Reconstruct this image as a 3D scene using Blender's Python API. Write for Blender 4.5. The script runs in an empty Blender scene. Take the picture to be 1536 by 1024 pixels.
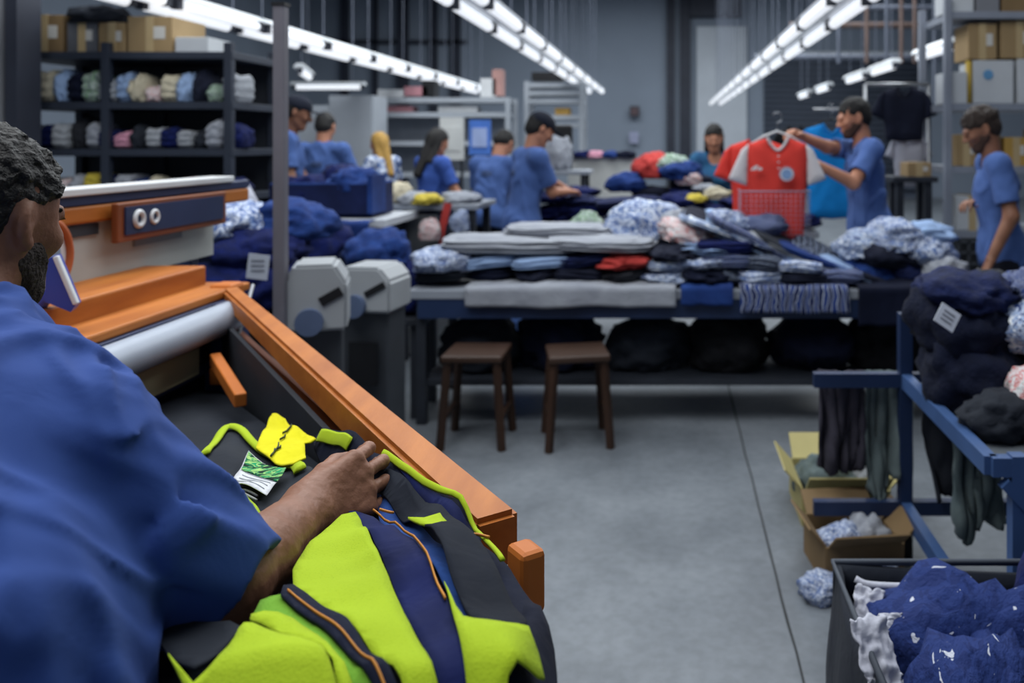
import bpy, bmesh, math, random
import numpy as np
from mathutils import Vector, Matrix, noise, geometry

random.seed(7)
SC = bpy.context.scene
COL = SC.collection
PI = math.pi

# ---------------------------------------------------------------- camera
F, H, CX, CY = 1300.0, 1.5, 1000.0, 212.0        # focal length in pixels of a 1536x1024 frame, eye height, optical axis
def W(px, py, Y):                                 # point at depth Y that the photo shows at (px, py)
    return Vector(((px - CX) / F * Y, Y, H - (py - CY) / F * Y))
cam_d = bpy.data.cameras.new('camera')
cam = bpy.data.objects.new('camera', cam_d)
COL.objects.link(cam)
cam.location = (0, 0, H)
cam.rotation_euler = (PI / 2, 0, 0)
cam_d.sensor_width = 36
cam_d.lens = 36 * F / 1536
cam_d.shift_x = (768 - CX) / 1536
cam_d.shift_y = -(512 - CY) / 1536
cam_d.clip_start = 0.05
cam_d.clip_end = 80
cam_d.dof.use_dof = True
cam_d.dof.focus_distance = 1.27
cam_d.dof.aperture_fstop = 3.6
SC.camera = cam

# ---------------------------------------------------------------- materials
def lin(c):
    return tuple(((v / 255) / 12.92 if v / 255 <= 0.04045 else ((v / 255 + 0.055) / 1.055) ** 2.4) for v in c)
MATS = {}
def _nt(name):
    m = bpy.data.materials.new(name)
    m.use_nodes = True
    nt = m.node_tree
    b = nt.nodes['Principled BSDF']
    return m, nt, b
def mat(name, c, rough=0.6, var=0.12, scale=8, bump=0.0, bscale=60, metal=0.0, c2=None, spec=0.35, stretch=None):
    """plain surface with a noise-mottled colour and an optional fine bump"""
    if name in MATS: return MATS[name]
    m, nt, b = _nt(name)
    b.inputs['Roughness'].default_value = rough
    b.inputs['Metallic'].default_value = metal
    b.inputs['Specular IOR Level'].default_value = spec
    tc = nt.nodes.new('ShaderNodeTexCoord')
    src = tc.outputs['Object']
    if stretch:
        mp = nt.nodes.new('ShaderNodeMapping'); mp.inputs['Scale'].default_value = stretch
        nt.links.new(src, mp.inputs[0]); src = mp.outputs[0]
    n = nt.nodes.new('ShaderNodeTexNoise'); n.inputs['Scale'].default_value = scale; n.inputs['Detail'].default_value = 5
    nt.links.new(src, n.inputs['Vector'])
    r = nt.nodes.new('ShaderNodeValToRGB')
    a = lin(c); a2 = lin(c2) if c2 else tuple(v * (1 - var) for v in a)
    a1 = a if c2 else tuple(min(1, v * (1 + var)) for v in a)
    r.color_ramp.elements[0].position = 0.3; r.color_ramp.elements[0].color = (*a2, 1)
    r.color_ramp.elements[1].position = 0.7; r.color_ramp.elements[1].color = (*a1, 1)
    nt.links.new(n.outputs['Fac'], r.inputs[0]); nt.links.new(r.outputs[0], b.inputs['Base Color'])
    if bump:
        n2 = nt.nodes.new('ShaderNodeTexNoise'); n2.inputs['Scale'].default_value = bscale; n2.inputs['Detail'].default_value = 4
        nt.links.new(src, n2.inputs['Vector'])
        bp = nt.nodes.new('ShaderNodeBump'); bp.inputs['Strength'].default_value = bump; bp.inputs['Distance'].default_value = 0.01
        nt.links.new(n2.outputs['Fac'], bp.inputs['Height']); nt.links.new(bp.outputs[0], b.inputs['Normal'])
    MATS[name] = m
    return m
def cloth(name, c, var=0.16, c2=None, fold=0.5, mesh_holes=0):
    """woven fabric: soft mottling, wrinkle bump, weave"""
    if name in MATS: return MATS[name]
    m = mat(name, c, 0.85, var, 5, 0, c2=c2, spec=0.15)
    nt = m.node_tree; b = nt.nodes['Principled BSDF']
    b.inputs['Sheen Weight'].default_value = 0.02
    tc = nt.nodes['Texture Coordinate']
    wr = nt.nodes.new('ShaderNodeTexNoise'); wr.inputs['Scale'].default_value = 14; wr.inputs['Detail'].default_value = 3; wr.inputs['Distortion'].default_value = 0.6
    wv = nt.nodes.new('ShaderNodeTexVoronoi') if mesh_holes else nt.nodes.new('ShaderNodeTexNoise')
    wv.inputs['Scale'].default_value = mesh_holes or 700
    for t in (wr, wv): nt.links.new(tc.outputs['Object'], t.inputs['Vector'])
    b1 = nt.nodes.new('ShaderNodeBump'); b1.inputs['Strength'].default_value = fold; b1.inputs['Distance'].default_value = 0.012
    b2 = nt.nodes.new('ShaderNodeBump'); b2.inputs['Strength'].default_value = 0.22 if mesh_holes else 0.12; b2.inputs['Distance'].default_value = 0.002
    nt.links.new(wr.outputs[0], b1.inputs['Height']); nt.links.new(wv.outputs[0], b2.inputs['Height'])
    nt.links.new(b1.outputs[0], b2.inputs['Normal']); nt.links.new(b2.outputs[0], b.inputs['Normal'])
    if mesh_holes:
        ramp = nt.nodes['Color Ramp']
        mx = nt.nodes.new('ShaderNodeMix'); mx.data_type = 'RGBA'; mx.blend_type = 'MULTIPLY'
        cr = nt.nodes.new('ShaderNodeValToRGB'); cr.color_ramp.elements[0].position = 0.1; cr.color_ramp.elements[0].color = (0.62, 0.72, 0.5, 1); cr.color_ramp.elements[1].position = 0.3
        nt.links.new(wv.outputs[0], cr.inputs[0]); mx.inputs[0].default_value = 0.6
        nt.links.new(ramp.outputs[0], mx.inputs[6]); nt.links.new(cr.outputs[0], mx.inputs[7]); nt.links.new(mx.outputs[2], b.inputs['Base Color'])
    return m
def printed(name, cols, scale=9, stops=None, stripes=False):
    """fabric with an all-over print of several flat colours"""
    if name in MATS: return MATS[name]
    m, nt, b = _nt(name)
    b.inputs['Roughness'].default_value = 0.85; b.inputs['Specular IOR Level'].default_value = 0.15
    tc = nt.nodes.new('ShaderNodeTexCoord')
    if stripes:
        n = nt.nodes.new('ShaderNodeTexWave'); n.inputs['Scale'].default_value = scale; n.inputs['Distortion'].default_value = 5; n.inputs['Detail'].default_value = 2; n.inputs['Detail Scale'].default_value = 1.5
    else:
        n = nt.nodes.new('ShaderNodeTexNoise'); n.inputs['Scale'].default_value = scale; n.inputs['Detail'].default_value = 3; n.inputs['Distortion'].default_value = 1.2
    nt.links.new(tc.outputs['Object'], n.inputs['Vector'])
    r = nt.nodes.new('ShaderNodeValToRGB'); r.color_ramp.interpolation = 'CONSTANT'
    k = len(cols)
    stops = stops or [0 if i == 0 else 0.36 + 0.28 * i / k for i in range(k)]
    e = r.color_ramp.elements
    while len(e) < k: e.new(0.5)
    for i in range(k): e[i].position = stops[i]; e[i].color = (*lin(cols[i]), 1)
    nt.links.new(n.outputs['Fac'], r.inputs[0]); nt.links.new(r.outputs[0], b.inputs['Base Color'])
    n2 = nt.nodes.new('ShaderNodeTexNoise'); n2.inputs['Scale'].default_value = 16; n2.inputs['Detail'].default_value = 3
    nt.links.new(tc.outputs['Object'], n2.inputs['Vector'])
    bp = nt.nodes.new('ShaderNodeBump'); bp.inputs['Strength'].default_value = 0.6; bp.inputs['Distance'].default_value = 0.012
    nt.links.new(n2.outputs['Fac'], bp.inputs['Height']); nt.links.new(bp.outputs[0], b.inputs['Normal'])
    MATS[name] = m
    return m
def emit(name, c, s):
    if name in MATS: return MATS[name]
    m, nt, b = _nt(name)
    b.inputs['Base Color'].default_value = (*lin(c), 1)
    b.inputs['Emission Color'].default_value = (*lin(c), 1); b.inputs['Emission Strength'].default_value = s
    m.cycles.emission_sampling = 'NONE'
    MATS[name] = m
    return m

# ---------------------------------------------------------------- objects
WP = {}                                           # where a parent's own origin lies in the world while it is built
def obj(name, data, material, parent=None, smooth=True, angle=None):
    """link a mesh (bmesh or (verts, faces)) as ONE object; data is in world coordinates"""
    me = bpy.data.meshes.new(name)
    if isinstance(data, bmesh.types.BMesh):
        bmesh.ops.recalc_face_normals(data, faces=data.faces)
        data.to_mesh(me); data.free()
    else:
        me.from_pydata([tuple(v) for v in data[0]], [], [tuple(f) for f in data[1]])
    if smooth and len(me.polygons):
        me.polygons.foreach_set('use_smooth', [True] * len(me.polygons))
        if angle: me.set_sharp_from_angle(angle=math.radians(angle))
    me.materials.append(material)
    o = bpy.data.objects.new(name, me)
    COL.objects.link(o)
    if parent is not None:
        o.parent = parent
        o.location = -WP.get(parent.name, Vector())
    WP[o.name] = Vector()
    return o
LABELS = {}
def tag(o, label, cat, group=None, kind=None):
    o['label'] = label; o['category'] = cat
    if group: o['group'] = group
    if kind: o['kind'] = kind
    return o
def thing(name, label, cat, loc=(0, 0, 0), group=None):
    o = bpy.data.objects.new(name, None)
    o.empty_display_size = 0.1
    COL.objects.link(o)
    o.location = loc
    WP[o.name] = Vector(loc)
    return tag(o, label, cat, group)
def struct(name, data, material, smooth=False, parent=None):
    o = obj(name, data, material, parent, smooth)
    if parent is None: o['kind'] = 'structure'
    return o
def dup(root, loc=None, rotz=None, label=None, group=None):
    def cp(o, par):
        c = o.copy(); COL.objects.link(c)
        if par is not None: c.parent = par
        for ch in o.children: cp(ch, c)
        return c
    r = cp(root, None)
    if loc is not None: r.location = loc
    if rotz is not None: r.rotation_euler = (0, 0, rotz)
    if label: r['label'] = label
    if group: r['group'] = group
    return r

# ---------------------------------------------------------------- mesh helpers
def box(bm, c, s, rot=None, bev=0.0, seg=2):
    M = Matrix.Translation(c) @ ((rot.to_4x4() if rot else Matrix.Identity(4))) @ Matrix.Diagonal((s[0], s[1], s[2], 1))
    r = bmesh.ops.create_cube(bm, size=1, matrix=M)
    if bev:
        es = list({e for v in r['verts'] for e in v.link_edges})
        bmesh.ops.bevel(bm, geom=es, offset=bev, segments=seg, affect='EDGES', profile=0.5)
    return bm
def B(c, s, rot=None, bev=0.0, seg=2):
    return box(bmesh.new(), c, s, rot, bev, seg)
def tube(bm, a, b, r, r2=None, n=12, caps=True):
    a = Vector(a); b = Vector(b); d = b - a
    M = Matrix.Translation((a + b) / 2) @ d.to_track_quat('Z', 'Y').to_matrix().to_4x4()
    bmesh.ops.create_cone(bm, cap_ends=caps, segments=n, radius1=r, radius2=r if r2 is None else r2, depth=d.length, matrix=M)
    return bm
def T(a, b, r, r2=None, n=12):
    return tube(bmesh.new(), a, b, r, r2, n)
def bar(bm, a, b, w, h, up=(0, 0, 1), bev=0.0):
    """square bar from a to b, w wide, h along up"""
    a = Vector(a); b = Vector(b); d = (b - a); y = d.normalized(); x = y.cross(Vector(up)).normalized(); z = x.cross(y)
    R = Matrix((x, y, z)).transposed()
    return box(bm, (a + b) / 2, (w, d.length, h), R, bev)
def prism(bm, pts, vec):
    """polygon pts extruded by vec"""
    vec = Vector(vec)
    lo = [bm.verts.new(Vector(p)) for p in pts]
    hi = [bm.verts.new(Vector(p) + vec) for p in pts]
    n = len(pts)
    bm.faces.new(lo); bm.faces.new(hi[::-1])
    for i in range(n): bm.faces.new((lo[i], hi[i], hi[(i + 1) % n], lo[(i + 1) % n]))
    return bm
def ring(bm, c, R, r, axis='X', n=28, m=10):
    vs = []
    for i in range(n):
        a = 2 * PI * i / n
        row = []
        for j in range(m):
            b = 2 * PI * j / m
            p, q, h = (R + r * math.cos(b)) * math.cos(a), (R + r * math.cos(b)) * math.sin(a), r * math.sin(b)
            v = {'X': (h, p, q), 'Y': (p, h, q), 'Z': (p, q, h)}[axis]
            row.append(bm.verts.new(Vector(c) + Vector(v)))
        vs.append(row)
    for i in range(n):
        for j in range(m):
            bm.faces.new((vs[i][j], vs[(i + 1) % n][j], vs[(i + 1) % n][(j + 1) % m], vs[i][(j + 1) % m]))
    return bm
def path(bm, pts, r, n=8):
    """round tube through points"""
    pts = [Vector(p) for p in pts]
    rows = []
    for i, p in enumerate(pts):
        d = (pts[min(i + 1, len(pts) - 1)] - pts[max(i - 1, 0)]).normalized()
        x = d.cross(Vector((0.13, 0.31, 0.94))).normalized(); y = d.cross(x)
        rows.append([bm.verts.new(p + (x * math.cos(2 * PI * k / n) + y * math.sin(2 * PI * k / n)) * r) for k in range(n)])
    for i in range(len(rows) - 1):
        for k in range(n): bm.faces.new((rows[i][k], rows[i][(k + 1) % n], rows[i + 1][(k + 1) % n], rows[i + 1][k]))
    bm.faces.new(rows[0][::-1]); bm.faces.new(rows[-1])
    return bm
def catmull(pts, per=5, closed=True):
    n = len(pts); out = []
    for i in range(n if closed else n - 1):
        p = [Vector(pts[(i + k) % n] if closed else pts[min(max(i + k, 0), n - 1)]) for k in (-1, 0, 1, 2)]
        for s in range(per):
            t = s / per
            out.append(0.5 * ((2 * p[1]) + (p[2] - p[0]) * t + (2 * p[0] - 5 * p[1] + 4 * p[2] - p[3]) * t * t + (3 * p[1] - p[0] - 3 * p[2] + p[3]) * t ** 3))
    if not closed: out.append(Vector(pts[-1]))
    return out
def fill2d(poly, step):
    """triangulate a 2-D polygon with inner points about step apart"""
    poly = [Vector(p).to_2d() for p in poly]
    res = []
    n = len(poly)
    for i in range(n):
        a, b = poly[i], poly[(i + 1) % n]
        k = max(1, int((b - a).length / step))
        res += [a.lerp(b, j / k) for j in range(k)]
    P = np.array([(p.x, p.y) for p in res]); n = len(res)
    lo, hi = P.min(0), P.max(0)
    gx, gy = np.meshgrid(np.arange(lo[0], hi[0], step), np.arange(lo[1], hi[1], step * 0.87))
    gx = gx + (np.arange(gx.shape[0]) % 2)[:, None] * step * 0.5
    Q = np.stack([gx.ravel(), gy.ravel()], 1)
    ins = np.zeros(len(Q), bool)
    for i in range(n):
        a, b = P[i], P[(i + 1) % n]
        c = (a[1] > Q[:, 1]) != (b[1] > Q[:, 1])
        with np.errstate(divide='ignore', invalid='ignore'):
            xs = (b[0] - a[0]) * (Q[:, 1] - a[1]) / (b[1] - a[1]) + a[0]
        ins ^= c & (Q[:, 0] < xs)
    Q = Q[ins]
    if len(Q):
        d = np.sqrt(((Q[:, None, :] - P[None]) ** 2).sum(2)).min(1)
        Q = Q[d > step * 0.45]
    vs = res + [Vector((float(q[0]), float(q[1]))) for q in Q]
    r = geometry.delaunay_2d_cdt(vs, [(i, (i + 1) % n) for i in range(n)], [list(range(n))], 1, 1e-6)
    V, Fc = r[0], [tuple(f) for f in r[2]]
    return V, Fc
def slab(V, Fc, top, thick):
    """closed sheet: top(v)->3-D point, thick(v)->3-D vector towards the underside"""
    n = len(V)
    vs = [Vector(top(v)) for v in V]
    vs += [p + Vector(thick(v)) for p, v in zip(vs, V)]
    fs = [f for f in Fc] + [tuple(n + i for i in f[::-1]) for f in Fc]
    cnt = {}
    for f in Fc:
        for i in range(3):
            a, b = f[i], f[(i + 1) % 3]
            k = (min(a, b), max(a, b)); cnt[k] = None if k in cnt else (a, b)
    for e in cnt.values():
        if e: fs.append((e[1], e[0], n + e[0], n + e[1]))
    return vs, fs

# ---------------------------------------------------------------- smooth solids (distance field -> surface)
def smin(a, b, k):
    h = np.clip(0.5 + 0.5 * (b - a) / k, 0, 1)
    return b * (1 - h) + a * h - k * h * (1 - h)
def smax(a, b, k): return -smin(-a, -b, k)
def cap(P, a, b, ra, rb=None):
    a = np.asarray(a, float); b = np.asarray(b, float); rb = ra if rb is None else rb
    ba = b - a; t = np.clip(((P - a) @ ba) / max(ba @ ba, 1e-12), 0, 1)
    q = P - a - t[:, None] * ba
    return np.sqrt((q * q).sum(1)) - (ra + (rb - ra) * t)
def ell(P, c, r, R=None):
    q = P - np.asarray(c, float)
    if R is not None: q = q @ R
    r = np.asarray(r, float)
    k0 = np.sqrt(((q / r) ** 2).sum(1)); k1 = np.sqrt(((q / r ** 2) ** 2).sum(1))
    return np.where(k1 > 1e-9, k0 * (k0 - 1) / np.maximum(k1, 1e-9), -r.min())
def surf(fn, lo, hi, vox):
    """surface nets over the zero level of fn inside the box lo..hi"""
    lo = np.asarray(lo, float); hi = np.asarray(hi, float)
    f = 4
    nb = np.ceil((hi - lo) / (vox * f)).astype(int) + 1
    ax = [lo[i] + vox * f * (np.arange(nb[i]) + 0.5) - vox * 0.5 for i in range(3)]
    C = np.stack(np.meshgrid(*ax, indexing='ij'), -1).reshape(-1, 3)
    dc = fn(C).reshape(nb)
    near = np.abs(dc) < vox * f * 3.2
    up = lambda a: a.repeat(f, 0).repeat(f, 1).repeat(f, 2)
    D = up(dc).astype(np.float32); m = up(near)
    idx = np.argwhere(m)
    D[m] = fn(lo + idx * vox)
    s = D < 0
    act = np.zeros(np.array(D.shape) - 1, bool)
    c8 = [s[i:s.shape[0] - 1 + i, j:s.shape[1] - 1 + j, k:s.shape[2] - 1 + k] for i in (0, 1) for j in (0, 1) for k in (0, 1)]
    anyt = np.logical_or.reduce(c8); allt = np.logical_and.reduce(c8)
    act = anyt & ~allt
    cells = np.argwhere(act)
    vid = -np.ones(act.shape, np.int64); vid[act] = np.arange(len(cells))
    acc = np.zeros((len(cells), 3)); cnt = np.zeros(len(cells))
    for a in range(3):
        o1, o2 = [(1, 2), (0, 2), (0, 1)][a]
        for i in (0, 1):
            for j in (0, 1):
                p = cells.copy(); p[:, o1] += i; p[:, o2] += j
                q = p.copy(); q[:, a] += 1
                dp = D[p[:, 0], p[:, 1], p[:, 2]]; dq = D[q[:, 0], q[:, 1], q[:, 2]]
                cr = (dp < 0) != (dq < 0)
                t = np.where(cr, dp / np.where(dp == dq, 1, dp - dq), 0)
                x = p.astype(float); x[:, a] += t
                acc[cr] += x[cr]; cnt[cr] += 1
    V = lo + vox * acc / np.maximum(cnt, 1)[:, None]
    quads = []
    for a in range(3):
        o1, o2 = [(1, 2), (2, 0), (0, 1)][a]
        sl0 = [slice(1, n - 1) for n in s.shape]; sl0[a] = slice(0, s.shape[a] - 1)
        sl1 = list(sl0); sl1[a] = slice(1, s.shape[a])
        s0 = s[tuple(sl0)]; s1 = s[tuple(sl1)]
        e = np.argwhere(s0 != s1)
        if not len(e): continue
        inside = s0[e[:, 0], e[:, 1], e[:, 2]]
        off = np.array([1, 1, 1]); off[a] = 0
        e = e + off
        def g(d1, d2):
            q = e.copy(); q[:, o1] += d1; q[:, o2] += d2
            return vid[q[:, 0], q[:, 1], q[:, 2]]
        Q = np.stack([g(-1, -1), g(0, -1), g(0, 0), g(-1, 0)], 1)
        Q[~inside] = Q[~inside][:, ::-1]
        quads.append(Q)
    Q = np.concatenate(quads)
    Q = Q[(Q >= 0).all(1)]
    return V, Q
def mesh_np(name, parts, material, parent=None):
    """object from one or more (verts, quads) arrays"""
    Vs, Qs, n = [], [], 0
    for V, Q in parts:
        Vs.append(V); Qs.append(Q + n); n += len(V)
    V = np.concatenate(Vs); Q = np.concatenate(Qs)
    me = bpy.data.meshes.new(name)
    me.vertices.add(len(V)); me.vertices.foreach_set('co', V.astype(np.float32).ravel())
    me.loops.add(Q.size); me.loops.foreach_set('vertex_index', Q.astype(np.int32).ravel())
    me.polygons.add(len(Q)); me.polygons.foreach_set('loop_start', np.arange(0, Q.size, 4, dtype=np.int32))
    me.polygons.foreach_set('use_smooth', np.ones(len(Q), bool))
    me.update(calc_edges=True); me.validate()
    me.materials.append(material)
    o = bpy.data.objects.new(name, me); COL.objects.link(o)
    if parent is not None:
        o.parent = parent; o.location = -WP.get(parent.name, Vector())
    WP[o.name] = Vector()
    return o
def wr(P, s, seed=0.0):
    """smooth wrinkle noise, about -1..1"""
    x, y, z = P[:, 0] * s + seed, P[:, 1] * s - seed * 0.7, P[:, 2] * s + seed * 1.3
    u = x + 0.9 * np.sin(1.3 * y + 0.7 * z) ; v = y + 0.8 * np.sin(1.1 * z + 0.6 * x + 1); w = z + 0.7 * np.sin(0.9 * x + 1.2 * y + 2)
    return (np.sin(u * 1.1 + 0.5 * w) * np.cos(v * 0.9) + 0.6 * np.sin(2.1 * v + 1.3 * u) * np.cos(1.7 * w) + 0.35 * np.sin(3.7 * u - 2.9 * w + v)) / 1.6

def creases(P, s, seed=0.0, w=.22):
    """narrow raised cloth folds, 0..1"""
    return np.exp(-(wr(P, s, seed) / w) ** 2)
# ---------------------------------------------------------------- people
SKIN = mat('skin brown', (142, 98, 76), 0.55, 0.10, 14, 0.15, 90, c2=(118, 78, 58), spec=0.4)
SKIN2 = mat('skin tan', (176, 122, 96), 0.55, 0.08, 14, 0.1, 90, spec=0.4)
HAIRM = mat('black hair', (20, 18, 18), 0.6, 0.4, 60, 0.9, 120)
HAIRB = mat('dark brown hair', (44, 32, 26), 0.6, 0.3, 60, 0.9, 120)
BLOND = mat('blonde hair', (176, 138, 70), 0.6, 0.25, 40, 0.8, 100)
EYEW = mat('eye white', (210, 205, 200), 0.3, 0.02)
EYED = mat('dark iris', (26, 16, 12), 0.2, 0.05)
BEARDM = mat('dark stubble', (66, 46, 38), 0.8, 0.25, 120, 0.5, 150)
LIP = mat('lips', (128, 74, 66), 0.5, 0.08)
BLUE = cloth('blue work shirt', (72, 97, 152), 0.08, fold=0.35)
BLUEF = cloth('blue shirt cotton', (48, 73, 136), 0.07, fold=0.2)
BLUE2 = cloth('bright blue shirt', (58, 86, 158), 0.1, fold=0.35)
TEAL = cloth('teal top', (50, 104, 136), 0.15, c2=(34, 66, 110))
JEANS = cloth('pale blue jeans', (84, 116, 178), 0.12)
DARKP = cloth('dark trousers', (26, 28, 38), 0.2)
SHOE = mat('black shoe', (22, 22, 24), 0.5, 0.2)
CAPM = cloth('dark cap cloth', (24, 28, 40), 0.15)

def rotm(yaw=0, pitch=0, roll=0):
    """columns = head axes (x right, y forward, z up); yaw>0 turns to the person's left, pitch>0 looks down"""
    return np.array((Matrix.Rotation(yaw, 3, 'Z') @ Matrix.Rotation(-pitch, 3, 'X') @ Matrix.Rotation(roll, 3, 'Y')))
EARR = {k: np.array(Matrix.Rotation(k * .42, 3, 'Z')) for k in (-1, 1)}
def head_fn(P, fine=True, female=False):
    d = ell(P, (0, -.016, .03), (.073, .094, .086))
    d = smin(d, ell(P, (0, .024, -.036), (.056, .068, .08)), .035)
    d = smin(d, ell(P, (0, .062, -.1), (.026, .022, .018)), .03)
    for s in (-1, 1):
        d = smin(d, cap(P, (s * .053, .0, -.055), (s * .024, .062, -.098), .014), .03)
        d = smin(d, ell(P, (s * .043, .062, -.022), (.02, .02, .018)), .03)
        d = smin(d, ell(P, (s * .054, .0, .03), (.014, .05, .045)), .03)
    d = smin(d, cap(P, (-.034, .083, .02), (.034, .083, .02), .010 if not female else .007), .016)
    for s in (-1, 1): d = smax(d, -ell(P, (s * .032, .102, .001), (.017, .016, .010)), .012)
    d = smin(d, cap(P, (0, .088, .012), (0, .112, -.026), .007, .011), .012)
    for s in (-1, 1): d = smin(d, ell(P, (s * .013, .1, -.031), (.009, .012, .009)), .008)
    if fine:
        d = smin(d, ell(P, (0, .09, -.058), (.024, .012, .007)), .006)
        d = smin(d, ell(P, (0, .088, -.07), (.021, .013, .008)), .006)
        d = smax(d, -cap(P, (-.022, .1, -.064), (.022, .1, -.064), .0022), .003)
        for s in (-1, 1):
            d = smin(d, ell(P, (s * .032, .092, .0085), (.016, .006, .003)), .004)
    for s in (-1, 1):
        e = ell(P, (s * .079, -.014, -.004), (.010, .018, .031), EARR[s])
        if fine:
            e = smax(e, -ell(P, (s * .089, -.006, .004), (.008, .010, .018)), .005)
            e = smin(e, ell(P, (s * .079, -.004, -.032), (.007, .009, .010)), .006)
        d = smin(d, e, .008)
    return d
def hair_fn(P, kind):
    d = ell(P, (0, -.018, .036), (.083, .104, .094))
    d = smin(d, ell(P, (0, -.06, -.02), (.068, .055, .06)), .03)
    d = smax(d, -ell(P, (0, .12, -.04), (.085, .092, .108)), .012)           # face
    d = smax(d, (-.085 - P[:, 2]), .01)
    d = smax(d, np.where(P[:, 1] > .01, -.02 - P[:, 2], -1), .012)
    for s in (-1, 1): d = smax(d, -ell(P, (s * .09, -.008, -.012), (.022, .021, .036)), .008)
    top_ = np.clip((P[:, 2] - .012) / .03, .15, 1)
    d = d + top_ * (.0045 * wr(P, 75) + .002 * wr(P, 180, 3))
    if kind == 'curly': d = d + top_ * (-.006 + .006 * wr(P, 60, 5))
    if kind == 'long':
        for s in (-1, 1): d = smin(d, cap(P, (s * .06, -.03, .0), (s * .07, -.06, -.22), .03, .025), .03)
        d = smin(d, cap(P, (0, -.075, .0), (0, -.11, -.36), .055, .04), .04)
        d = smax(d, -ell(P, (0, .12, -.045), (.07, .085, .105)), .012)
    if kind == 'bun': d = smin(d, ell(P, (0, -.05, .14), (.042, .045, .04)), .02)
    return d
def beard_fn(P):
    d = head_fn(P, False) - .006
    d = smax(d, ell(P, (0, .03, -.10), (.1, .106, .10)), .012)
    d = smax(d, P[:, 2] + .012, .01)
    for k in (-1, 1): d = smax(d, -ell(P, (k * .045, .085, -.02), (.036, .05, .034)), .012)
    d = smax(d, -ell(P, (0, .12, -.03), (.03, .05, .024)), .008)
    d = smax(d, -ell(P, (0, .105, -.064), (.024, .03, .010)), .006)
    for k in (-1, 1): d = smax(d, -ell(P, (k * .085, -.012, -.004), (.02, .024, .038)), .006)
    return d + .0014 * wr(P, 130)
def cap_fn(P):
    d = ell(P, (0, -.012, .05), (.088, .108, .085))
    d = smax(d, .035 - P[:, 2] + .15 * P[:, 1] * 0, .008)
    b = ell(P, (0, .125, .04 - .0), (.07, .075, .007))
    return smin(d, b, .008)
def ik(s, w, L1, L2, hint):
    s = Vector(s); w = Vector(w); d = (w - s); D = min(d.length, (L1 + L2) * .995); d.normalize()
    a = (L1 * L1 - L2 * L2 + D * D) / (2 * D); h = math.sqrt(max(L1 * L1 - a * a, 0))
    hint = Vector(hint); hint = (hint - d * hint.dot(d)).normalized()
    return s + d * a + hint * h, s + d * D
def hand_prims(wrist, di, nrm, thumb, curl=(25, 30, 25), spread=.1, sc=1.0, thumb_dir=(.55, .75, .2)):
    """di towards the fingers, nrm out of the back of the hand, thumb=+1/-1 side along lat"""
    di = Vector(di).normalized(); n = Vector(nrm); n = (n - di * n.dot(di)).normalized(); lat = di.cross(n) * thumb
    w = Vector(wrist); out = []
    P = []
    for i, u in enumerate((.032, .011, -.011, -.031)):
        k = w + (di * (.092, .097, .092, .083)[i] + lat * u) * sc
        out.append((w + lat * u * .55 * sc + di * .012 * sc, k, .0165 * sc, .0135 * sc, .014))
        P.append(k)
    ln = ((.045, .026, .021), (.05, .03, .022), (.046, .028, .021), (.036, .021, .018))
    for i, k in enumerate(P):
        a = 0; p = k
        c = curl[i] if isinstance(curl[0], (tuple, list)) else curl
        sp = spread * (1.5 - i)
        for j in range(3):
            a += math.radians(c[j])
            v = (di + lat * sp * math.cos(a)).normalized() * math.cos(a) - n * math.sin(a)
            q = p + v * ln[i][j] * sc
            r = (.0098, .0088, .0078, .0068)
            out.append((p, q, r[j] * sc * (.9 if i == 3 else 1), r[j + 1] * sc * (.9 if i == 3 else 1), .004))
            if j: out.append((p + n * .0015, p + n * .0015, .0095 * sc * (.9 if i == 3 else 1) - .0008 * j, None, .004))
            p = q
    t0 = w + (di * .022 + lat * .022 - n * .006) * sc
    tv = (di * thumb_dir[1] + lat * thumb_dir[0] - n * thumb_dir[2]).normalized()
    t1 = t0 + tv * .045 * sc; tv2 = (tv + di * .5 - n * .25).normalized(); t2 = t1 + tv2 * .034 * sc; tv3 = (tv2 + di * .3 - lat * .3).normalized(); t3 = t2 + tv3 * .026 * sc
    out += [(t0, t1, .018 * sc, .0135 * sc, .016), (t1, t2, .0125 * sc, .011 * sc, .004), (t2, t3, .0108 * sc, .0082 * sc, .004)]
    return out

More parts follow.
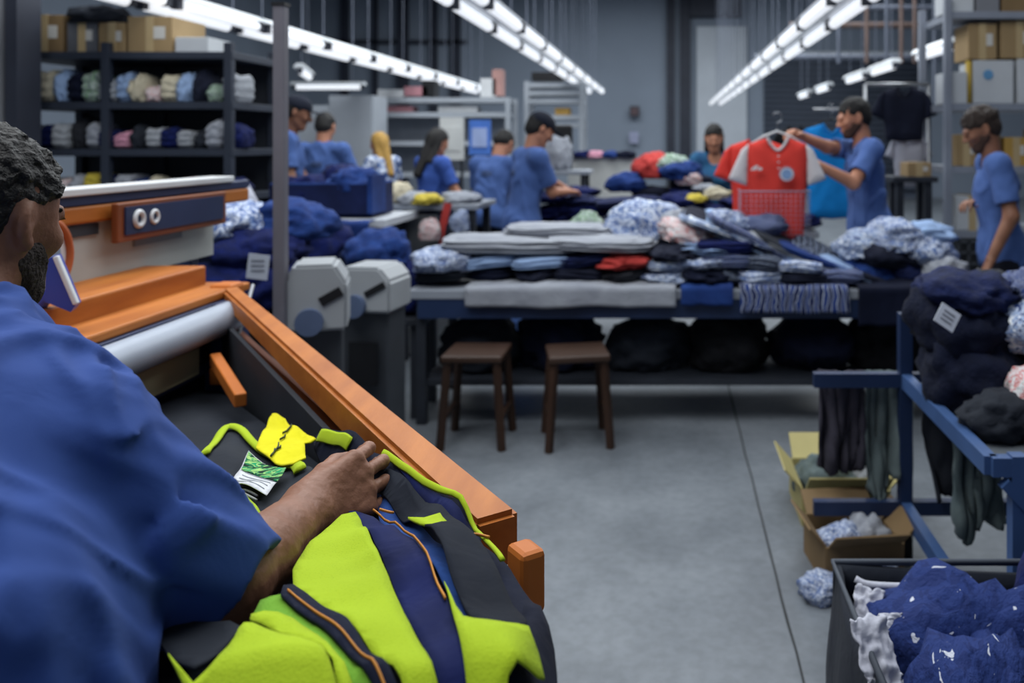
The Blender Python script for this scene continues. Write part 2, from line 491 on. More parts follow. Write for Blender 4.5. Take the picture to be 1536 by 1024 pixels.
def make_person(label, loc, heading, height=1.76, lean=4, head=(0, 10), lhand=(-.22, .1, .85), rhand=(.22, .1, .85), hair='short', hairm=None,
                hat=False, beard=False, female=False, shirt=None, trousers=None, skin=None, vox=.007, sleeve=.75, back_print=True, lcurl=(25, 30, 25), rcurl=(25, 30, 25),
                lhint=(-.6, -.5, -.8), rhint=(.6, -.5, -.8), lnrm=(0, .2, 1), rnrm=(0, .2, 1)):
    s = height / 1.78
    root = thing('person', label, 'person', (0, 0, 0), None)
    sk = skin or SKIN2; sh = shirt or BLUE; hm = hairm or HAIRM
    l = math.radians(lean); u = np.array((0, math.sin(l), math.cos(l))); f = np.array((0, math.cos(l), -math.sin(l))); X = np.array((1., 0, 0))
    hip = np.array((0, 0, .95)); at = lambda x, y, z: hip + X * x + f * y + u * z
    wd = .165 if female else .188
    hc = at(0, .045, .70); R = rotm(math.radians(head[0]), math.radians(head[1]) + l * 0.6)
    sho = {-1: at(-wd, -.005, .485), 1: at(wd, -.005, .485)}
    lh = {-1: np.array(lhand) / s, 1: np.array(rhand) / s}
    arm = {}
    for k, hint, nr in ((-1, lhint, lnrm), (1, rhint, rnrm)):
        e, w = ik(sho[k], lh[k], .285, .255, hint)
        arm[k] = (np.array(e), np.array(w), hand_prims(w, Vector(w) - Vector(e), nr, -k, lcurl if k < 0 else rcurl))
    fine = vox < .0062
    def bulk(P, g):
        d = ell(P, at(0, 0, .0), (.155 + g, .105 + g, .13))
        d = smin(d, ell(P, at(0, .0, .16), (.135 + g + (.0 if female else .012), .095 + g, .15)), .08)
        d = smin(d, ell(P, at(0, .0, .35), (.158 + g - (.015 if female else 0), .108 + g, .16)), .08)
        if female: d = smin(d, cap(P, at(-.065, .085, .33), at(.065, .085, .33), .055 + g), .04)
        for k in (-1, 1): d = smin(d, cap(P, at(0, -.01, .5), sho[k] + 0, .05 + g, .052 + g), .05)
        return d
    def body(P):
        P = P / s
        d = bulk(P, -.014)
        d = smin(d, cap(P, at(0, -.005, .5), hc - R[:, 1] * .025 - R[:, 2] * .04, .058 if not female else .048, .055 if not female else .046), .03)
        d = smin(d, head_fn((P - hc) @ R, fine, female), .02)
        for k in (-1, 1):
            e, w, hp = arm[k]
            a = cap(P, sho[k], e, .046, .040); a = smin(a, cap(P, e, w, .041, .027), .02)
            h = None
            for q in hp:
                c = cap(P, q[0], q[1], q[2], q[3]); h = c if h is None else smin(h, c, q[4])
            a = smin(a, h, .015)
            d = smin(d, a, .02)
        for k in (-1, 1):
            g = cap(P, (k * .09, 0, .9), (k * .1, .012, .5), .078, .055); g = smin(g, cap(P, (k * .1, .012, .5), (k * .105, -.01, .1), .052, .036), .02)
            d = smin(d, g, .03)
        return d * s
    def shirtf(P):
        P = P / s
        d = bulk(P, .012)
        d = smin(d, ell(P, at(0, 0, -.03), (.175, .125, .15)), .06)
        d = d + .005 * wr(P, 11, heading) - .010 * creases(P * np.array((1.2, 1.2, .8)), 9, heading + 2)
        d = smax(d, -(P - at(0, 0, -.09)) @ u, .006)
        for k in (-1, 1):
            e = arm[k][0]; v = e - sho[k]
            end = sho[k] + v * sleeve
            a = cap(P, sho[k] - v * .05, end + v * .1, .064, .066) + .005 * wr(P, 17, heading + k)
            a = smax(a, (P - end) @ (v / np.linalg.norm(v)), .004)
            a = smax(a, -cap(P, end - v * .08, end + v * .5, .052), .004)
            d = smin(d, a, .035)
        nk = at(0, .0, .5)
        d = smax(d, -cap(P, nk + u * .005 + f * .035, nk + u * .12 + f * .05, .062, .075), .008)
        return d * s
    def trou(P):
        P = P / s
        d = ell(P, (0, 0, .93), (.165, .118, .12))
        for k in (-1, 1):
            g = cap(P, (k * .09, 0, .9), (k * .1, .012, .5), .092, .07); g = smin(g, cap(P, (k * .1, .012, .5), (k * .105, -.01, .07), .07, .06), .03)
            d = smin(d, g, .025)
        d = d + .005 * wr(P, 13, heading + 4)
        d = smax(d, P[:, 2] - .99, .005); d = smax(d, .06 - P[:, 2], .005)
        return d * s
    def shoef(k):
        def fn(P):
            P = P / s
            d = cap(P, (k * .105, -.04, .045), (k * .12, .14, .035), .045, .04)
            d = smin(d, cap(P, (k * .105, -.02, .04), (k * .105, -.02, .1), .05), .02)
            return smax(d, .002 - P[:, 2], .004) * s
        return fn
    lo = np.array((-.75, -.45, -.02)) * s; hi = np.array((.75, .85, 1.9)) * s
    for k in (-1, 1):
        w = arm[k][1] * s
        lo = np.minimum(lo, w - .22); hi = np.maximum(hi, w + .22)
    body_o = mesh_np('body', [surf(body, lo, hi, vox)], sk, root)
    mesh_np('shirt', [surf(shirtf, (lo[0], lo[1], .6), (hi[0], hi[1], 1.75), vox * 1.2)], sh, root)
    mesh_np('trousers', [surf(trou, (-.35, -.3, 0), (.35, .3, 1.15), .012)], trousers or DARKP, root)
    for k in (-1, 1): mesh_np('shoe', [surf(shoef(k), (-.3, -.2, -.02), (.3, .3, .2), .009)], SHOE, root)
    hs = hc * s
    def hl(fn): return lambda P: fn(((P - hs) @ R) / s) * s
    mesh_np('hair', [surf(hl(lambda P: hair_fn(P, hair)), hs - .26 - (np.array((0, .1, .3)) if hair == 'long' else 0), hs + .26, .006)], hm, root)
    if hat: mesh_np('cap', [surf(hl(cap_fn), hs - .3, hs + .3, .006)], CAPM, root)
    if beard: mesh_np('beard', [surf(hl(lambda P: beard_fn(P) + .0025), hs - .2, hs + .2, .005)], BEARDM, root)
    for k in (-1, 1):
        p = hs + R @ (np.array((k * .032, .0715, .002)) * s)
        bm = bmesh.new(); bmesh.ops.create_uvsphere(bm, u_segments=12, v_segments=8, radius=.0115 * s, matrix=Matrix.Translation(p))
        e = obj('eye', bm, EYEW, root)
        p = hs + R @ (np.array((k * .032, .0792, .001)) * s)
        bm = bmesh.new(); bmesh.ops.create_uvsphere(bm, u_segments=10, v_segments=6, radius=.0052 * s, matrix=Matrix.Translation(p))
        obj('iris', bm, EYED, e)
        q = [hs + R @ (np.array((k * x, y, z)) * s) for x, y, z in ((.016, .089, .021), (.03, .086, .0255), (.047, .073, .022))]
        obj('eyebrow', path(bmesh.new(), q, .0028 * s, 6), hm, root)
    if back_print:
        c = at(0, 0, .36)
        Vp, Fp = fill2d([(-.055, .012), (-.03, .026), (.03, .026), (.055, .012), (.05, -.02), (.0, -.03), (-.05, -.02)], .012)
        base = np.array([c + X * v[0] + u * v[1] for v in Vp]); lo_ = np.full(len(Vp), .05); hi_ = np.full(len(Vp), .30)
        for _ in range(14):
            md = (lo_ + hi_) / 2; ins_ = shirtf((base - f * md[:, None]) * s) < 0
            lo_ = np.where(ins_, md, lo_); hi_ = np.where(ins_, hi_, md)
        pts_ = (base - f * (hi_ + .003)[:, None]) * s; ix = {tuple(v): i for i, v in enumerate(Vp)}
        vs_, fs_ = slab(Vp, Fp, lambda v: pts_[ix[tuple(v)]], lambda v: f * .006)
        obj('back_print', (vs_, fs_), mat('faded dark print', (58, 76, 116), 0.8, 0.2, 60), root)
    root.location = loc
    root.rotation_euler = (0, 0, math.radians(heading))
    return root
def local(wpt, loc, heading):
    return Matrix.Rotation(-math.radians(heading), 3, 'Z') @ (Vector(wpt) - Vector(loc))
# ---------------------------------------------------------------- inspection machine (orange) in front of the stooping man
ORANGE = mat('orange wood lacquer', (184, 112, 48), 0.5, 0.1, 3, 0.06, 40, c2=(154, 86, 34), spec=.2, stretch=(6, 1, 6))
ORANGE2 = mat('orange painted end', (184, 104, 44), 0.5, 0.08, 6, spec=.2)
BROWN = mat('brown side board', (120, 62, 30), 0.5, 0.15, 6)
NAVYM = mat('navy painted metal', (38, 48, 80), 0.45, 0.12, 8)
ROLLM = mat('grey roller', (150, 158, 172), 0.45, 0.05, 12)
BEIGE = mat('beige board', (176, 172, 138), 0.6, 0.06, 6)
PANELM = mat('pale grey panel', (172, 174, 170), 0.55, 0.05, 5)
WHITEM = mat('white plastic', (206, 208, 210), 0.45, 0.04)
CHAR = cloth('charcoal lining', (35, 39, 47), 0.12, fold=0.25)
INNER = mat('dark side lining', (36, 40, 48), 0.7, 0.15, 9)
STEEL = mat('brushed steel', (150, 152, 156), 0.35, 0.1, 20, metal=0.8)
BLACKM = mat('black paint', (20, 21, 24), 0.5, 0.2)
NAVY = cloth('navy cloth', (16, 28, 84), 0.22, c2=(10, 18, 54), fold=0.5)
DKNAVY = cloth('dark navy cloth', (12, 18, 38), 0.2, fold=0.45)
MIDB = cloth('painted blue highlight', (40, 76, 142), 0.2, c2=(24, 44, 96), fold=0.5)  # brighter blue, paints the highlight on the jacket's fold
CHAR2 = cloth('charcoal softshell', (19, 24, 35), 0.15, fold=0.35)
LIME = cloth('hi-vis lime', (158, 180, 32), 0.07, fold=0.2, mesh_holes=0)
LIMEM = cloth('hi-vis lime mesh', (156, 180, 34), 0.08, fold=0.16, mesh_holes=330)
LIMEG = cloth('hi-vis green mesh', (104, 152, 44), 0.1, fold=0.3, mesh_holes=260)  # greener mesh of the lower front
YEL = cloth('yellow tape cloth', (206, 198, 22), 0.08, fold=0.6)
STITCH = mat('orange thread', (190, 124, 44), 0.6, 0.1)
INK = mat('ink', (40, 52, 40), 0.7, 0.1)
def bedz(x, y): return .95 - .1 * (y - 1.0)

BED = [(-1.37, 2.60), (-.285, 1.19), (-.18, 1.10), (-.16, .76), (-.30, .74), (-.56, .92), (-.70, 1.14), (-1.325, 1.72)]
M_ = thing('inspection_machine', 'orange wooden cloth inspection machine with sloping charcoal bed under the hi-vis jackets', 'machine', (-.8, 1.6, 0))
obj('bed_panel', prism(bmesh.new(), [(x, y, bedz(x, y) - .016) for x, y in BED], (0, 0, -.03)), CHAR, M_, False)
# the long ledge beside the roller
L0, L1 = 1.70, 2.72
def beam(name, x0, x1, z0, z1, y0, y1, m, bev=.006):
    return obj(name, B(((x0 + x1) / 2, (y0 + y1) / 2, (z0 + z1) / 2), (x1 - x0, y1 - y0, z1 - z0), None, bev), m, M_, False)
beam('lower_ledge', -1.50, -1.335, 1.025, 1.05, L0, 2.78, ORANGE)
beam('upper_ledge', -1.70, -1.455, 1.03, 1.108, L0, 2.74, ORANGE)
beam('metal_strip', -1.36, -1.325, .992, 1.025, L0, 2.72, NAVYM, .002)
bm = bmesh.new(); tube(bm, (-1.285, 1.72, .985), (-1.285, 2.58, .985), .045, n=28); ro = obj('roller', bm, ROLLM, M_, True, 40)
obj('roller_shaft', T((-1.285, 1.70, .985), (-1.285, 2.62, .985), .010), STEEL, ro)
beam('underside_strip', -1.33, -1.305, .925, .945, L0, 2.56, BROWN, .002)
beam('beige_board', -1.335, -1.315, .845, .93, L0, 2.44, BEIGE, .002)
beam('back_board', -1.36, -1.34, .62, .92, L0, 2.70, BLACKM, .002)
br = obj('end_bracket', B((-1.31, 2.60, .90), (.05, .14, .25), None, .004), NAVYM, M_, False)
for z in (.82, .88, .94): obj('bolt', T((-1.288, 2.56, z), (-1.278, 2.56, z), .007), STEEL, br)
obj('guide_rod', T((-1.27, 2.66, 1.06), (-1.245, 2.44, .82), .006), STEEL, br)
obj('clip', B((-1.265, 2.47, .84), (.04, .08, .05), None, .006), ORANGE2, br)
# right-hand sloping side: rail with dark lining
A3, B3 = Vector((-1.338, 2.659, 1.01)), Vector((-.239, 1.225, .932))
d3 = (B3 - A3).normalized(); nin = Vector((-.793, -.61, 0))
bm = bmesh.new(); zz = Vector((0, 0, 1)); pv = []
for P_, w_, h_ in ((A3 + zz * .018, .05, .05), (B3, .07, .078)):
    for sw, sh in ((-1, -1), (1, -1), (1, 1), (-1, 1)): pv.append(bm.verts.new(P_ - nin * sw * w_ / 2 + zz * sh * h_ / 2))
for f_ in ((3, 2, 1, 0), (4, 5, 6, 7), (0, 1, 5, 4), (1, 2, 6, 5), (2, 3, 7, 6), (3, 0, 4, 7)): bm.faces.new([pv[i] for i in f_])
bmesh.ops.bevel(bm, geom=bm.edges[:], offset=.008, segments=2, affect='EDGES')
obj('side_rail', bm, ORANGE, M_, False)
pa = A3 + nin * .034 - Vector((0, 0, .03)); pb = B3 + nin * .042 - Vector((0, 0, .03))
ip = obj('side_lining', prism(bmesh.new(), [pa, pb, pb + Vector((0, 0, -.05)), pa + Vector((0, 0, -.26))], nin * .012), INNER, M_, False)
obj('stop_bar', bar(bmesh.new(), (-1.235, 2.37, .905), (-1.02, 2.075, .88), .028, .034, bev=.004), ORANGE2, ip, False)
obj('corner_cap', B((-1.37, 2.70, 1.03), (.075, .08, .06), None, .012), ORANGE2, M_, False)
obj('foot_block', B((-.190, 1.17, .912), (.036, .05, .085), Matrix.Rotation(.65, 3, 'Z'), .008), ORANGE2, M_, False)
# body below
front = [(-.70, 1.14), (-.56, .92), (-.30, .74), (-.16, .76), (-.18, 1.10)]
for i in range(len(front) - 1):
    a, b = front[i], front[i + 1]
    za, zb = bedz(*a) - .03, bedz(*b) - .03
    n_ = Vector((b[1] - a[1], a[0] - b[0], 0)).normalized() * .015
    obj('front_board', prism(bmesh.new(), [(*a, za), (*b, zb), (*b, zb - .26), (*a, za - .26)], -n_), BROWN, M_, False)
obj('side_board', prism(bmesh.new(), [(-.245, 1.222, .90), (-1.34, 2.655, .94), (-1.34, 2.655, .6), (-.245, 1.222, .6)], (.012, .009, 0)), BROWN, M_, False)
for x, y in ((-.30, .86), (-.26, 1.10), (-1.30, 2.52), (-1.28, 1.78), (-1.62, 2.66), (-1.62, 1.76)):
    obj('leg', B((x, y, .42), (.06, .06, .84 if x > -1.5 else .84), None, .006), NAVYM, M_, False)
obj('shelf_plate', B((-1.50, 2.22, .85), (.36, 1.0, .03)), NAVYM, M_, False)
obj('ledge_riser', B((-1.58, 2.22, .95), (.20, 1.0, .17)), BROWN, M_, False)
# upright head: pale panel, orange bar, navy and white caps, sign board
obj('head_panel', B((-1.66, 2.42, 1.19), (.03, 1.45, .20)), PANELM, M_, False)
obj('head_rail', B((-1.655, 2.50, 1.295), (.06, 1.75, .05), None, .008), ORANGE, M_, False)
obj('head_strip', B((-1.66, 2.50, 1.335), (.07, 1.75, .028), None, .003), NAVYM, M_, False)
obj('head_cap', B((-1.66, 2.44, 1.36), (.09, 1.6, .022), None, .004), WHITEM, M_, False)
for y in (1.74, 3.06): obj('head_post', B((-1.69, y, .66), (.05, .05, 1.30), None, .004), NAVYM, M_, False)
np_ = obj('name_plate', B((-1.642, 2.40, 1.25), (.008, .20, .032)), mat('dark plate', (52, 56, 62), 0.5, 0.1), M_, False)
obj('lower_plate', B((-1.642, 2.80, 1.19), (.008, .26, .028)), mat('grey plate', (112, 116, 122), 0.5, 0.1), M_, False)
sb = obj('sign_board', B((-1.60, 2.82, 1.262), (.02, .62, .115), Matrix.Rotation(.0, 3, 'X'), .004), BROWN, M_, False)
obj('sign_face', B((-1.588, 2.82, 1.266), (.008, .56, .082)), NAVYM, sb, False)
obj('ring_mark', ring(bmesh.new(), (-1.583, 2.60, 1.268), .021, .008, 'X'), WHITEM, sb)
obj('ring_mark', ring(bmesh.new(), (-1.583, 2.68, 1.268), .018, .006, 'X'), WHITEM, sb)
dl = obj('dial', T((-1.63, 2.24, 1.20), (-1.61, 2.24, 1.20), .085, n=36), WHITEM, M_, True, 40)
obj('dial_rim', ring(bmesh.new(), (-1.61, 2.24, 1.20), .095, .012, 'X', 40), mat('rust orange rim', (168, 88, 48), 0.5, 0.1), dl)
obj('dial_core', T((-1.612, 2.24, 1.20), (-1.60, 2.24, 1.20), .05, n=30), mat('pale blue grey', (120, 140, 160), 0.5, 0.1), dl, True, 40)
# blue hand tool standing on the ledge
q = [W(66, 452, 2.02), W(70, 388, 2.02), W(82, 384, 2.02), W(113, 458, 2.02), W(106, 468, 2.02)]
HT = thing('label_gun', 'blue and white hand tool tilted on the orange ledge beside the bearded man', 'tool', tuple(q[0]))
obj('tool_body', prism(bmesh.new(), q, (-.02, .05, 0)), mat('blue plastic', (48, 66, 150), 0.4, 0.1), HT, False)
obj('tool_edge', bar(bmesh.new(), q[2] + Vector((.003, .0, .0)), q[3] + Vector((.003, .0, .003)), .012, .012, bev=.003), WHITEM, HT, False)
obj('grip', bar(bmesh.new(), q[0] + Vector((.0, .02, .02)), W(40, 480, 2.04), .03, .03, bev=.008), mat('blue plastic', (48, 66, 150)), HT, False)

# ---------------------------------------------------------------- garments on the bed
def ripple(x, y):
    u = x * .88 + y * .47; v = -x * .47 + y * .88
    r = .5 + .5 * math.sin(u * 34 + 1.6 * math.sin(v * 5.5) + .8)
    r2 = .5 + .5 * math.sin(u * 61 - v * 9 + 2 * math.sin(v * 8))
    n = noise.noise(Vector((x * 5, y * 5, 3.1)))
    n2 = noise.noise(Vector((x * 14, y * 14, 1.1)))
    return max(0, .016 * r ** 2 * (.6 + n) + .006 * r2 * (.5 + n2) + .014 * (n + .3) + .005 * n2 + .003)
RO = Vector((-.211, 1.246)); RDIR = Vector((1.099, -1.434)).normalized(); ROUT = Vector((.793, .61))
def smooth(a, b, v):
    t = min(1, max(0, (v - a) / (b - a))); return t * t * (3 - 2 * t)
def base_z(x, y, off):
    z = bedz(x, y) + off
    q = Vector((x, y)) - RO; s = q.dot(ROUT) + .07            # beyond the rail's inner edge
    along = q.dot(RDIR)
    if along < .03:
        rt = .975 + (1.052 - .975) * min(1, max(0, -along) / 1.8)
        z += max(0, rt + off * .4 - z) * smooth(-.07, 0, s) * smooth(.03, -.02, along)
    return z
def onbed(p, off):
    Y = (.45 - off) / ((p[1] - CY) / F - .1)
    for _ in range(60):
        x = (p[0] - CX) / F * Y
        Y += .25 * ((H - base_z(x, Y, off + .008)) * F / (p[1] - CY) - Y)
    return Vector(((p[0] - CX) / F * Y, Y))
def drape(x, y, off):
    z = base_z(x, y, off) + ripple(x, y)
    # falls over the front and the free end of the bed
    e = max(0, x + .14)
    if e > 0: z -= 1.4 * e
    e = max(0, (.80 - y))
    if e > 0: z -= .9 * e
    return z
def panel(name, px, off, m, parent, smooth=4, step=.014, th=.0035, bulge=0.0):
    pts = [onbed(p, off) for p in px]
    if smooth: pts = [p.to_2d() for p in catmull([p.to_3d() for p in pts], smooth)]
    V, Fc = fill2d(pts, step)
    cx = sum(p.x for p in pts) / len(pts); cy = sum(p.y for p in pts) / len(pts)
    def top(v):
        b = 0
        if bulge:
            b = bulge * max(0, 1 - ((v[0] - cx) ** 2 + (v[1] - cy) ** 2) / .03)
        return (v[0], v[1], drape(v[0], v[1], off) + b)
    vs, fs = slab(V, Fc, top, lambda v: (0, 0, -th))
    return obj(name, (vs, fs), m, parent)
def strip(name, px, w, off, m, parent, per=6, th=.004):
    """tape of half-width w along a pixel line"""
    c = [p.to_2d() for p in catmull([onbed(p, off).to_3d() for p in px], per, False)]
    vs, fs = [], []
    for i, p in enumerate(c):
        d = (c[min(i + 1, len(c) - 1)] - c[max(i - 1, 0)]).normalized(); n = Vector((-d.y, d.x))
        for s, dz in ((-1, 0), (-.5, th), (.5, th), (1, 0)):
            q = p + n * w * s
            vs.append(Vector((q.x, q.y, drape(q.x, q.y, off) + dz)))
        for s in (1, -1):
            q = p + n * w * s
            vs.append(Vector((q.x, q.y, drape(q.x, q.y, off) - .003)))
    k = 6
    for i in range(len(c) - 1):
        for j in range(k): fs.append((i * k + j, i * k + (j + 1) % k, (i + 1) * k + (j + 1) % k, (i + 1) * k + j))
    fs += [tuple(range(k))[::-1], tuple((len(c) - 1) * k + j for j in range(k))]
    return obj(name, (vs, fs), m, parent)

JB = thing('work_jacket', 'navy and charcoal work jacket with lime piping spread along the orange side rail', 'jacket', (-.35, 1.15, .94), 'hi-vis jackets on the inspection machine')
panel('back_panel', [(470, 662), (520, 652), (578, 692), (638, 733), (699, 780), (746, 838), (785, 885), (822, 935), (800, 962), (735, 975), (690, 990), (640, 900), (560, 780), (500, 720)], .010, DKNAVY, JB)
panel('fold_highlight', [(575, 735), (630, 790), (690, 870), (730, 945), (700, 955), (668, 900), (610, 830), (570, 780)], .020, MIDB, JB)  # highlight of the fold, painted as a brighter patch
panel('sleeve', [(555, 715), (600, 715), (668, 790), (720, 838), (770, 905), (790, 938), (745, 955), (715, 950), (680, 900), (640, 820), (590, 760)], .028, CHAR2, JB, bulge=.02)
panel('shoulder_panel', [(590, 694), (637, 732), (690, 776), (722, 812), (700, 822), (662, 778), (620, 735)], .018, NAVY, JB)
panel('hanging_side', [(790, 900), (832, 938), (826, 1040), (745, 1045), (760, 985), (780, 950)], .012, DKNAVY, JB)
panel('lime_patch', [(612, 783), (660, 778), (673, 796), (640, 797)], .046, LIME, JB, 0)
panel('lime_underarm', [(666, 888), (676, 910), (695, 941), (730, 958), (760, 955), (793, 944), (817, 972), (790, 995), (763, 1012), (745, 1050), (712, 1040), (695, 995), (684, 950)], .036, LIMEM, JB, 2)
strip('piping', [(574, 684), (637, 727), (700, 774), (733, 817), (754, 843)], .0032, .028, LIME, JB, 6, .002)
strip('piping', [(478, 657), (500, 660), (524, 673)], .0055, .026, LIME, JB, 6, .002)
strip('stitching', [(560, 762), (600, 800), (640, 860), (668, 915)], .0010, .0345, STITCH, JB, 6, .0005)
strip('stitching', [(694, 812), (715, 806), (734, 808)], .0016, .034, STITCH, JB, 6, .0005)
strip('stitching', [(570, 762), (590, 764)], .0018, .044, STITCH, JB, 6, .0005)

JA = thing('hi_vis_jacket', 'lime hi-vis jacket with navy zip strip and pale size label lying under the man\'s hand', 'jacket', (-.5, 1.15, .94), 'hi-vis jackets on the inspection machine')
panel('lining', [(300, 690), (322, 664), (345, 650), (375, 664), (410, 682), (448, 698), (470, 720), (470, 800), (420, 800), (385, 775), (352, 742), (300, 716)], .026, CHAR, JA, 0)
strip('collar_binding', [(306, 690), (322, 668), (344, 649), (375, 667), (410, 682), (440, 696), (450, 716)], .0095, .034, LIME, JA)
panel('hanger_tab', [(408, 622), (428, 627), (436, 640), (458, 650), (474, 662), (457, 668), (459, 696), (440, 700), (412, 688), (384, 672)], .040, YEL, JA, 0, .008)
for a, b in (((406, 680), (412, 672)), ((411, 676), (418, 664)), ((416, 672), (421, 668)), ((420, 660), (428, 654)), ((424, 652), (432, 648)), ((430, 650), (437, 640))):
    strip('ink_mark', [a, ((a[0] + b[0]) / 2 + 2, (a[1] + b[1]) / 2), b], .0011, .045, INK, JA, 3, .001)
lb = panel('size_label', [(373, 680), (429, 704), (400, 750), (345, 725)], .044, mat('label white', (200, 202, 206), 0.5, 0.04, 60), JA, 0, .01, .001)
panel('label_picture', [(373, 680), (429, 704), (416, 725), (362, 700)], .0465, printed('green label print', [(18, 40, 32), (24, 110, 70), (150, 190, 110), (30, 140, 90)], 38), lb, 0, .008, .001)
for i in range(4):
    x, y = 368 - i * 4.5, 705 + i * 5.5
    strip('label_line', [(x, y), (x + 22, y + 10), (x + 42, y + 19)], .0004, .0452, mat('label grey ink', (166, 170, 176)), lb, 2, .0002)
for i in range(2):
    x, y = 352 - i * 1, 734 + i * 6
    strip('care_text', [(x, y), (x + 16, y + 9), (x + 34, y + 18)], .0016, .034, mat('pale thread', (150, 152, 150)), JA, 2, .0006)
panel('shoulder_yoke', [(262, 690), (300, 711), (346, 712), (357, 738), (404, 786), (418, 802), (400, 842), (370, 830), (320, 790), (270, 740)], .034, LIMEM, JA, 2)
panel('front_panel', [(488, 795), (533, 770), (548, 806), (580, 869), (606, 922), (632, 973), (672, 1045), (632, 1040), (590, 1000), (557, 974), (520, 938), (483, 914), (440, 884), (448, 840)], .034, LIMEM, JA, 2)
panel('zip_strip', [(440, 882), (483, 913), (520, 937), (557, 974), (590, 1002), (626, 1040), (598, 1040), (566, 1010), (537, 989), (500, 960), (474, 936), (421, 902)], .042, DKNAVY, JA, 2, .008)
strip('zip', [(432, 893), (479, 925), (528, 962), (564, 992), (606, 1034)], .0009, .0445, STITCH, JA, 6, .0005)
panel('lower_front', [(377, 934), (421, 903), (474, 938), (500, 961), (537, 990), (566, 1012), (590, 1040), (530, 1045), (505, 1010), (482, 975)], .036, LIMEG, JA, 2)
panel('side_panel', [(375, 936), (396, 926), (440, 932), (490, 968), (540, 1020), (556, 1045), (526, 1045), (505, 1008), (481, 973)], .040, LIMEM, JA, 2)
panel('sleeve', [(252, 978), (290, 996), (330, 975), (352, 955), (366, 940), (400, 946), (483, 975), (512, 1018), (520, 1045), (470, 1018), (400, 1011), (320, 1014), (285, 1004)], .048, LIMEM, JA, 2)
panel('cuff', [(220, 922), (345, 932), (362, 944), (330, 975), (292, 996), (255, 980)], .030, CHAR, JA, 0)
panel('navy_panel', [(520, 765), (560, 776), (585, 795), (612, 824), (640, 865), (665, 905), (690, 965), (712, 1016), (716, 1045), (675, 1045), (634, 972), (606, 920), (580, 866), (548, 803)], .030, NAVY, JA, 2)
panel('under_hem', [(320, 1012), (400, 1012), (470, 1020), (520, 1050), (300, 1050)], .020, CHAR, JA, 0)

# ---------------------------------------------------------------- the stooping man
MAN = thing('person', 'bearded man in a blue shirt stooping over the inspection machine, hand on the jacket', 'person', (-.72, .85, 0))
v3 = lambda *a: np.array(a, float)
hipc, waist, chest, nkb = v3(-.655, .70, .90), v3(-.685, .78, 1.0), v3(-.765, .90, 1.12), v3(-.865, 1.04, 1.27)
shR, shL = v3(-.640, .93, 1.158), v3(-1.02, 1.10, 1.19)
elR, wrR = np.array(W(334, 880, .99)), np.array(W(455, 773, 1.22))
elL, wrL = v3(-1.10, 1.30, 1.0), v3(-.96, 1.20, 1.02)
hcM = v3(-.886, 1.125, 1.400)
HS = .935
RM = rotm(math.radians(-8), math.radians(11), math.radians(2))
hdir = Vector((.50, .84, .10)); hn = Vector((.74, -.50, .48))
HP = hand_prims(wrR, hdir, hn, -1, ((26, 44, 30), (22, 46, 34), (24, 46, 34), (28, 44, 30)), .10, 1.14, (.3, .9, .40))
HPL = hand_prims(wrL, Vector((.75, .6, -.12)), Vector((.1, .1, 1)), 1, (14, 18, 14), .1, 1.0)
def man_core(P, g):
    d = cap(P, hipc, waist, .145 + g, .15 + g)
    d = smin(d, cap(P, waist, chest, .15 + g, .15 + g), .08)
    d = smin(d, cap(P, chest, nkb - v3(0, .01, .06), .145 + g, .085 + g), .08)
    d = smin(d, cap(P, shR + v3(-.03, 0, 0), nkb - v3(0, 0, .03), .07 + g, .055 + g), .06)
    d = smin(d, cap(P, shL, nkb - v3(0, 0, .03), .07 + g, .055 + g), .06)
    return d
def man_body(P):
    d = man_core(P, -.02)
    d = smin(d, cap(P, nkb - v3(0, .02, .03), hcM - RM[:, 1] * .02 - RM[:, 2] * .05, .062, .06), .03)
    d = smin(d, head_fn(((P - hcM) @ RM) / HS, True) * HS, .022)
    for s_, e_, w_, hp in ((shR, elR, wrR, None), (shL, elL, wrL, HPL)):
        a = cap(P, s_, e_, .052, .046)
        if hp is not None:
            a = smin(a, cap(P, e_, w_, .046, .030), .02)
            h = None
            for q_ in hp:
                c = cap(P, q_[0], q_[1], q_[2], q_[3]); h = c if h is None else smin(h, c, q_[4])
            a = smin(a, h, .015)
        d = smin(d, a, .02)
    for k in (-1, 1):
        hp_ = hipc + v3(.05 * k + .02, -.03 * k, -.02)
        d = smin(d, smin(cap(P, hp_, v3(-.72 + .09 * k, .74 - .03 * k, .5), .085, .058), cap(P, v3(-.72 + .09 * k, .74 - .03 * k, .5), v3(-.74 + .1 * k, .68 - .03 * k, .09), .056, .04), .02), .03)
    return d
def man_arm(P):
    e2 = elR + (shR - elR) * .5
    mid = elR + (wrR - elR) * .35
    a = cap(P, e2, elR, .050, .047)
    a = smin(a, cap(P, elR, mid, .047, .046), .02)
    a = smin(a, cap(P, mid, wrR, .046, .035), .02)
    a = smin(a, ell(P, wrR, (.038, .034, .034)), .015)
    h = None
    for q_ in HP:
        c = cap(P, q_[0], q_[1], q_[2], q_[3]); h = c if h is None else smin(h, c, q_[4])
    a = smin(a, h, .018)
    return a + .0008 * wr(P, 90)
ab = np.minimum.reduce([wrR, elR, elR + (shR - elR) * .5]); at_ = np.maximum.reduce([wrR, elR, elR + (shR - elR) * .5])
mb = mesh_np('body', [surf(man_body, (-1.25, .45, 0), (-.4, 1.65, 1.56), .006), surf(man_arm, ab - .22, at_ + .22, .0026)], SKIN, MAN)
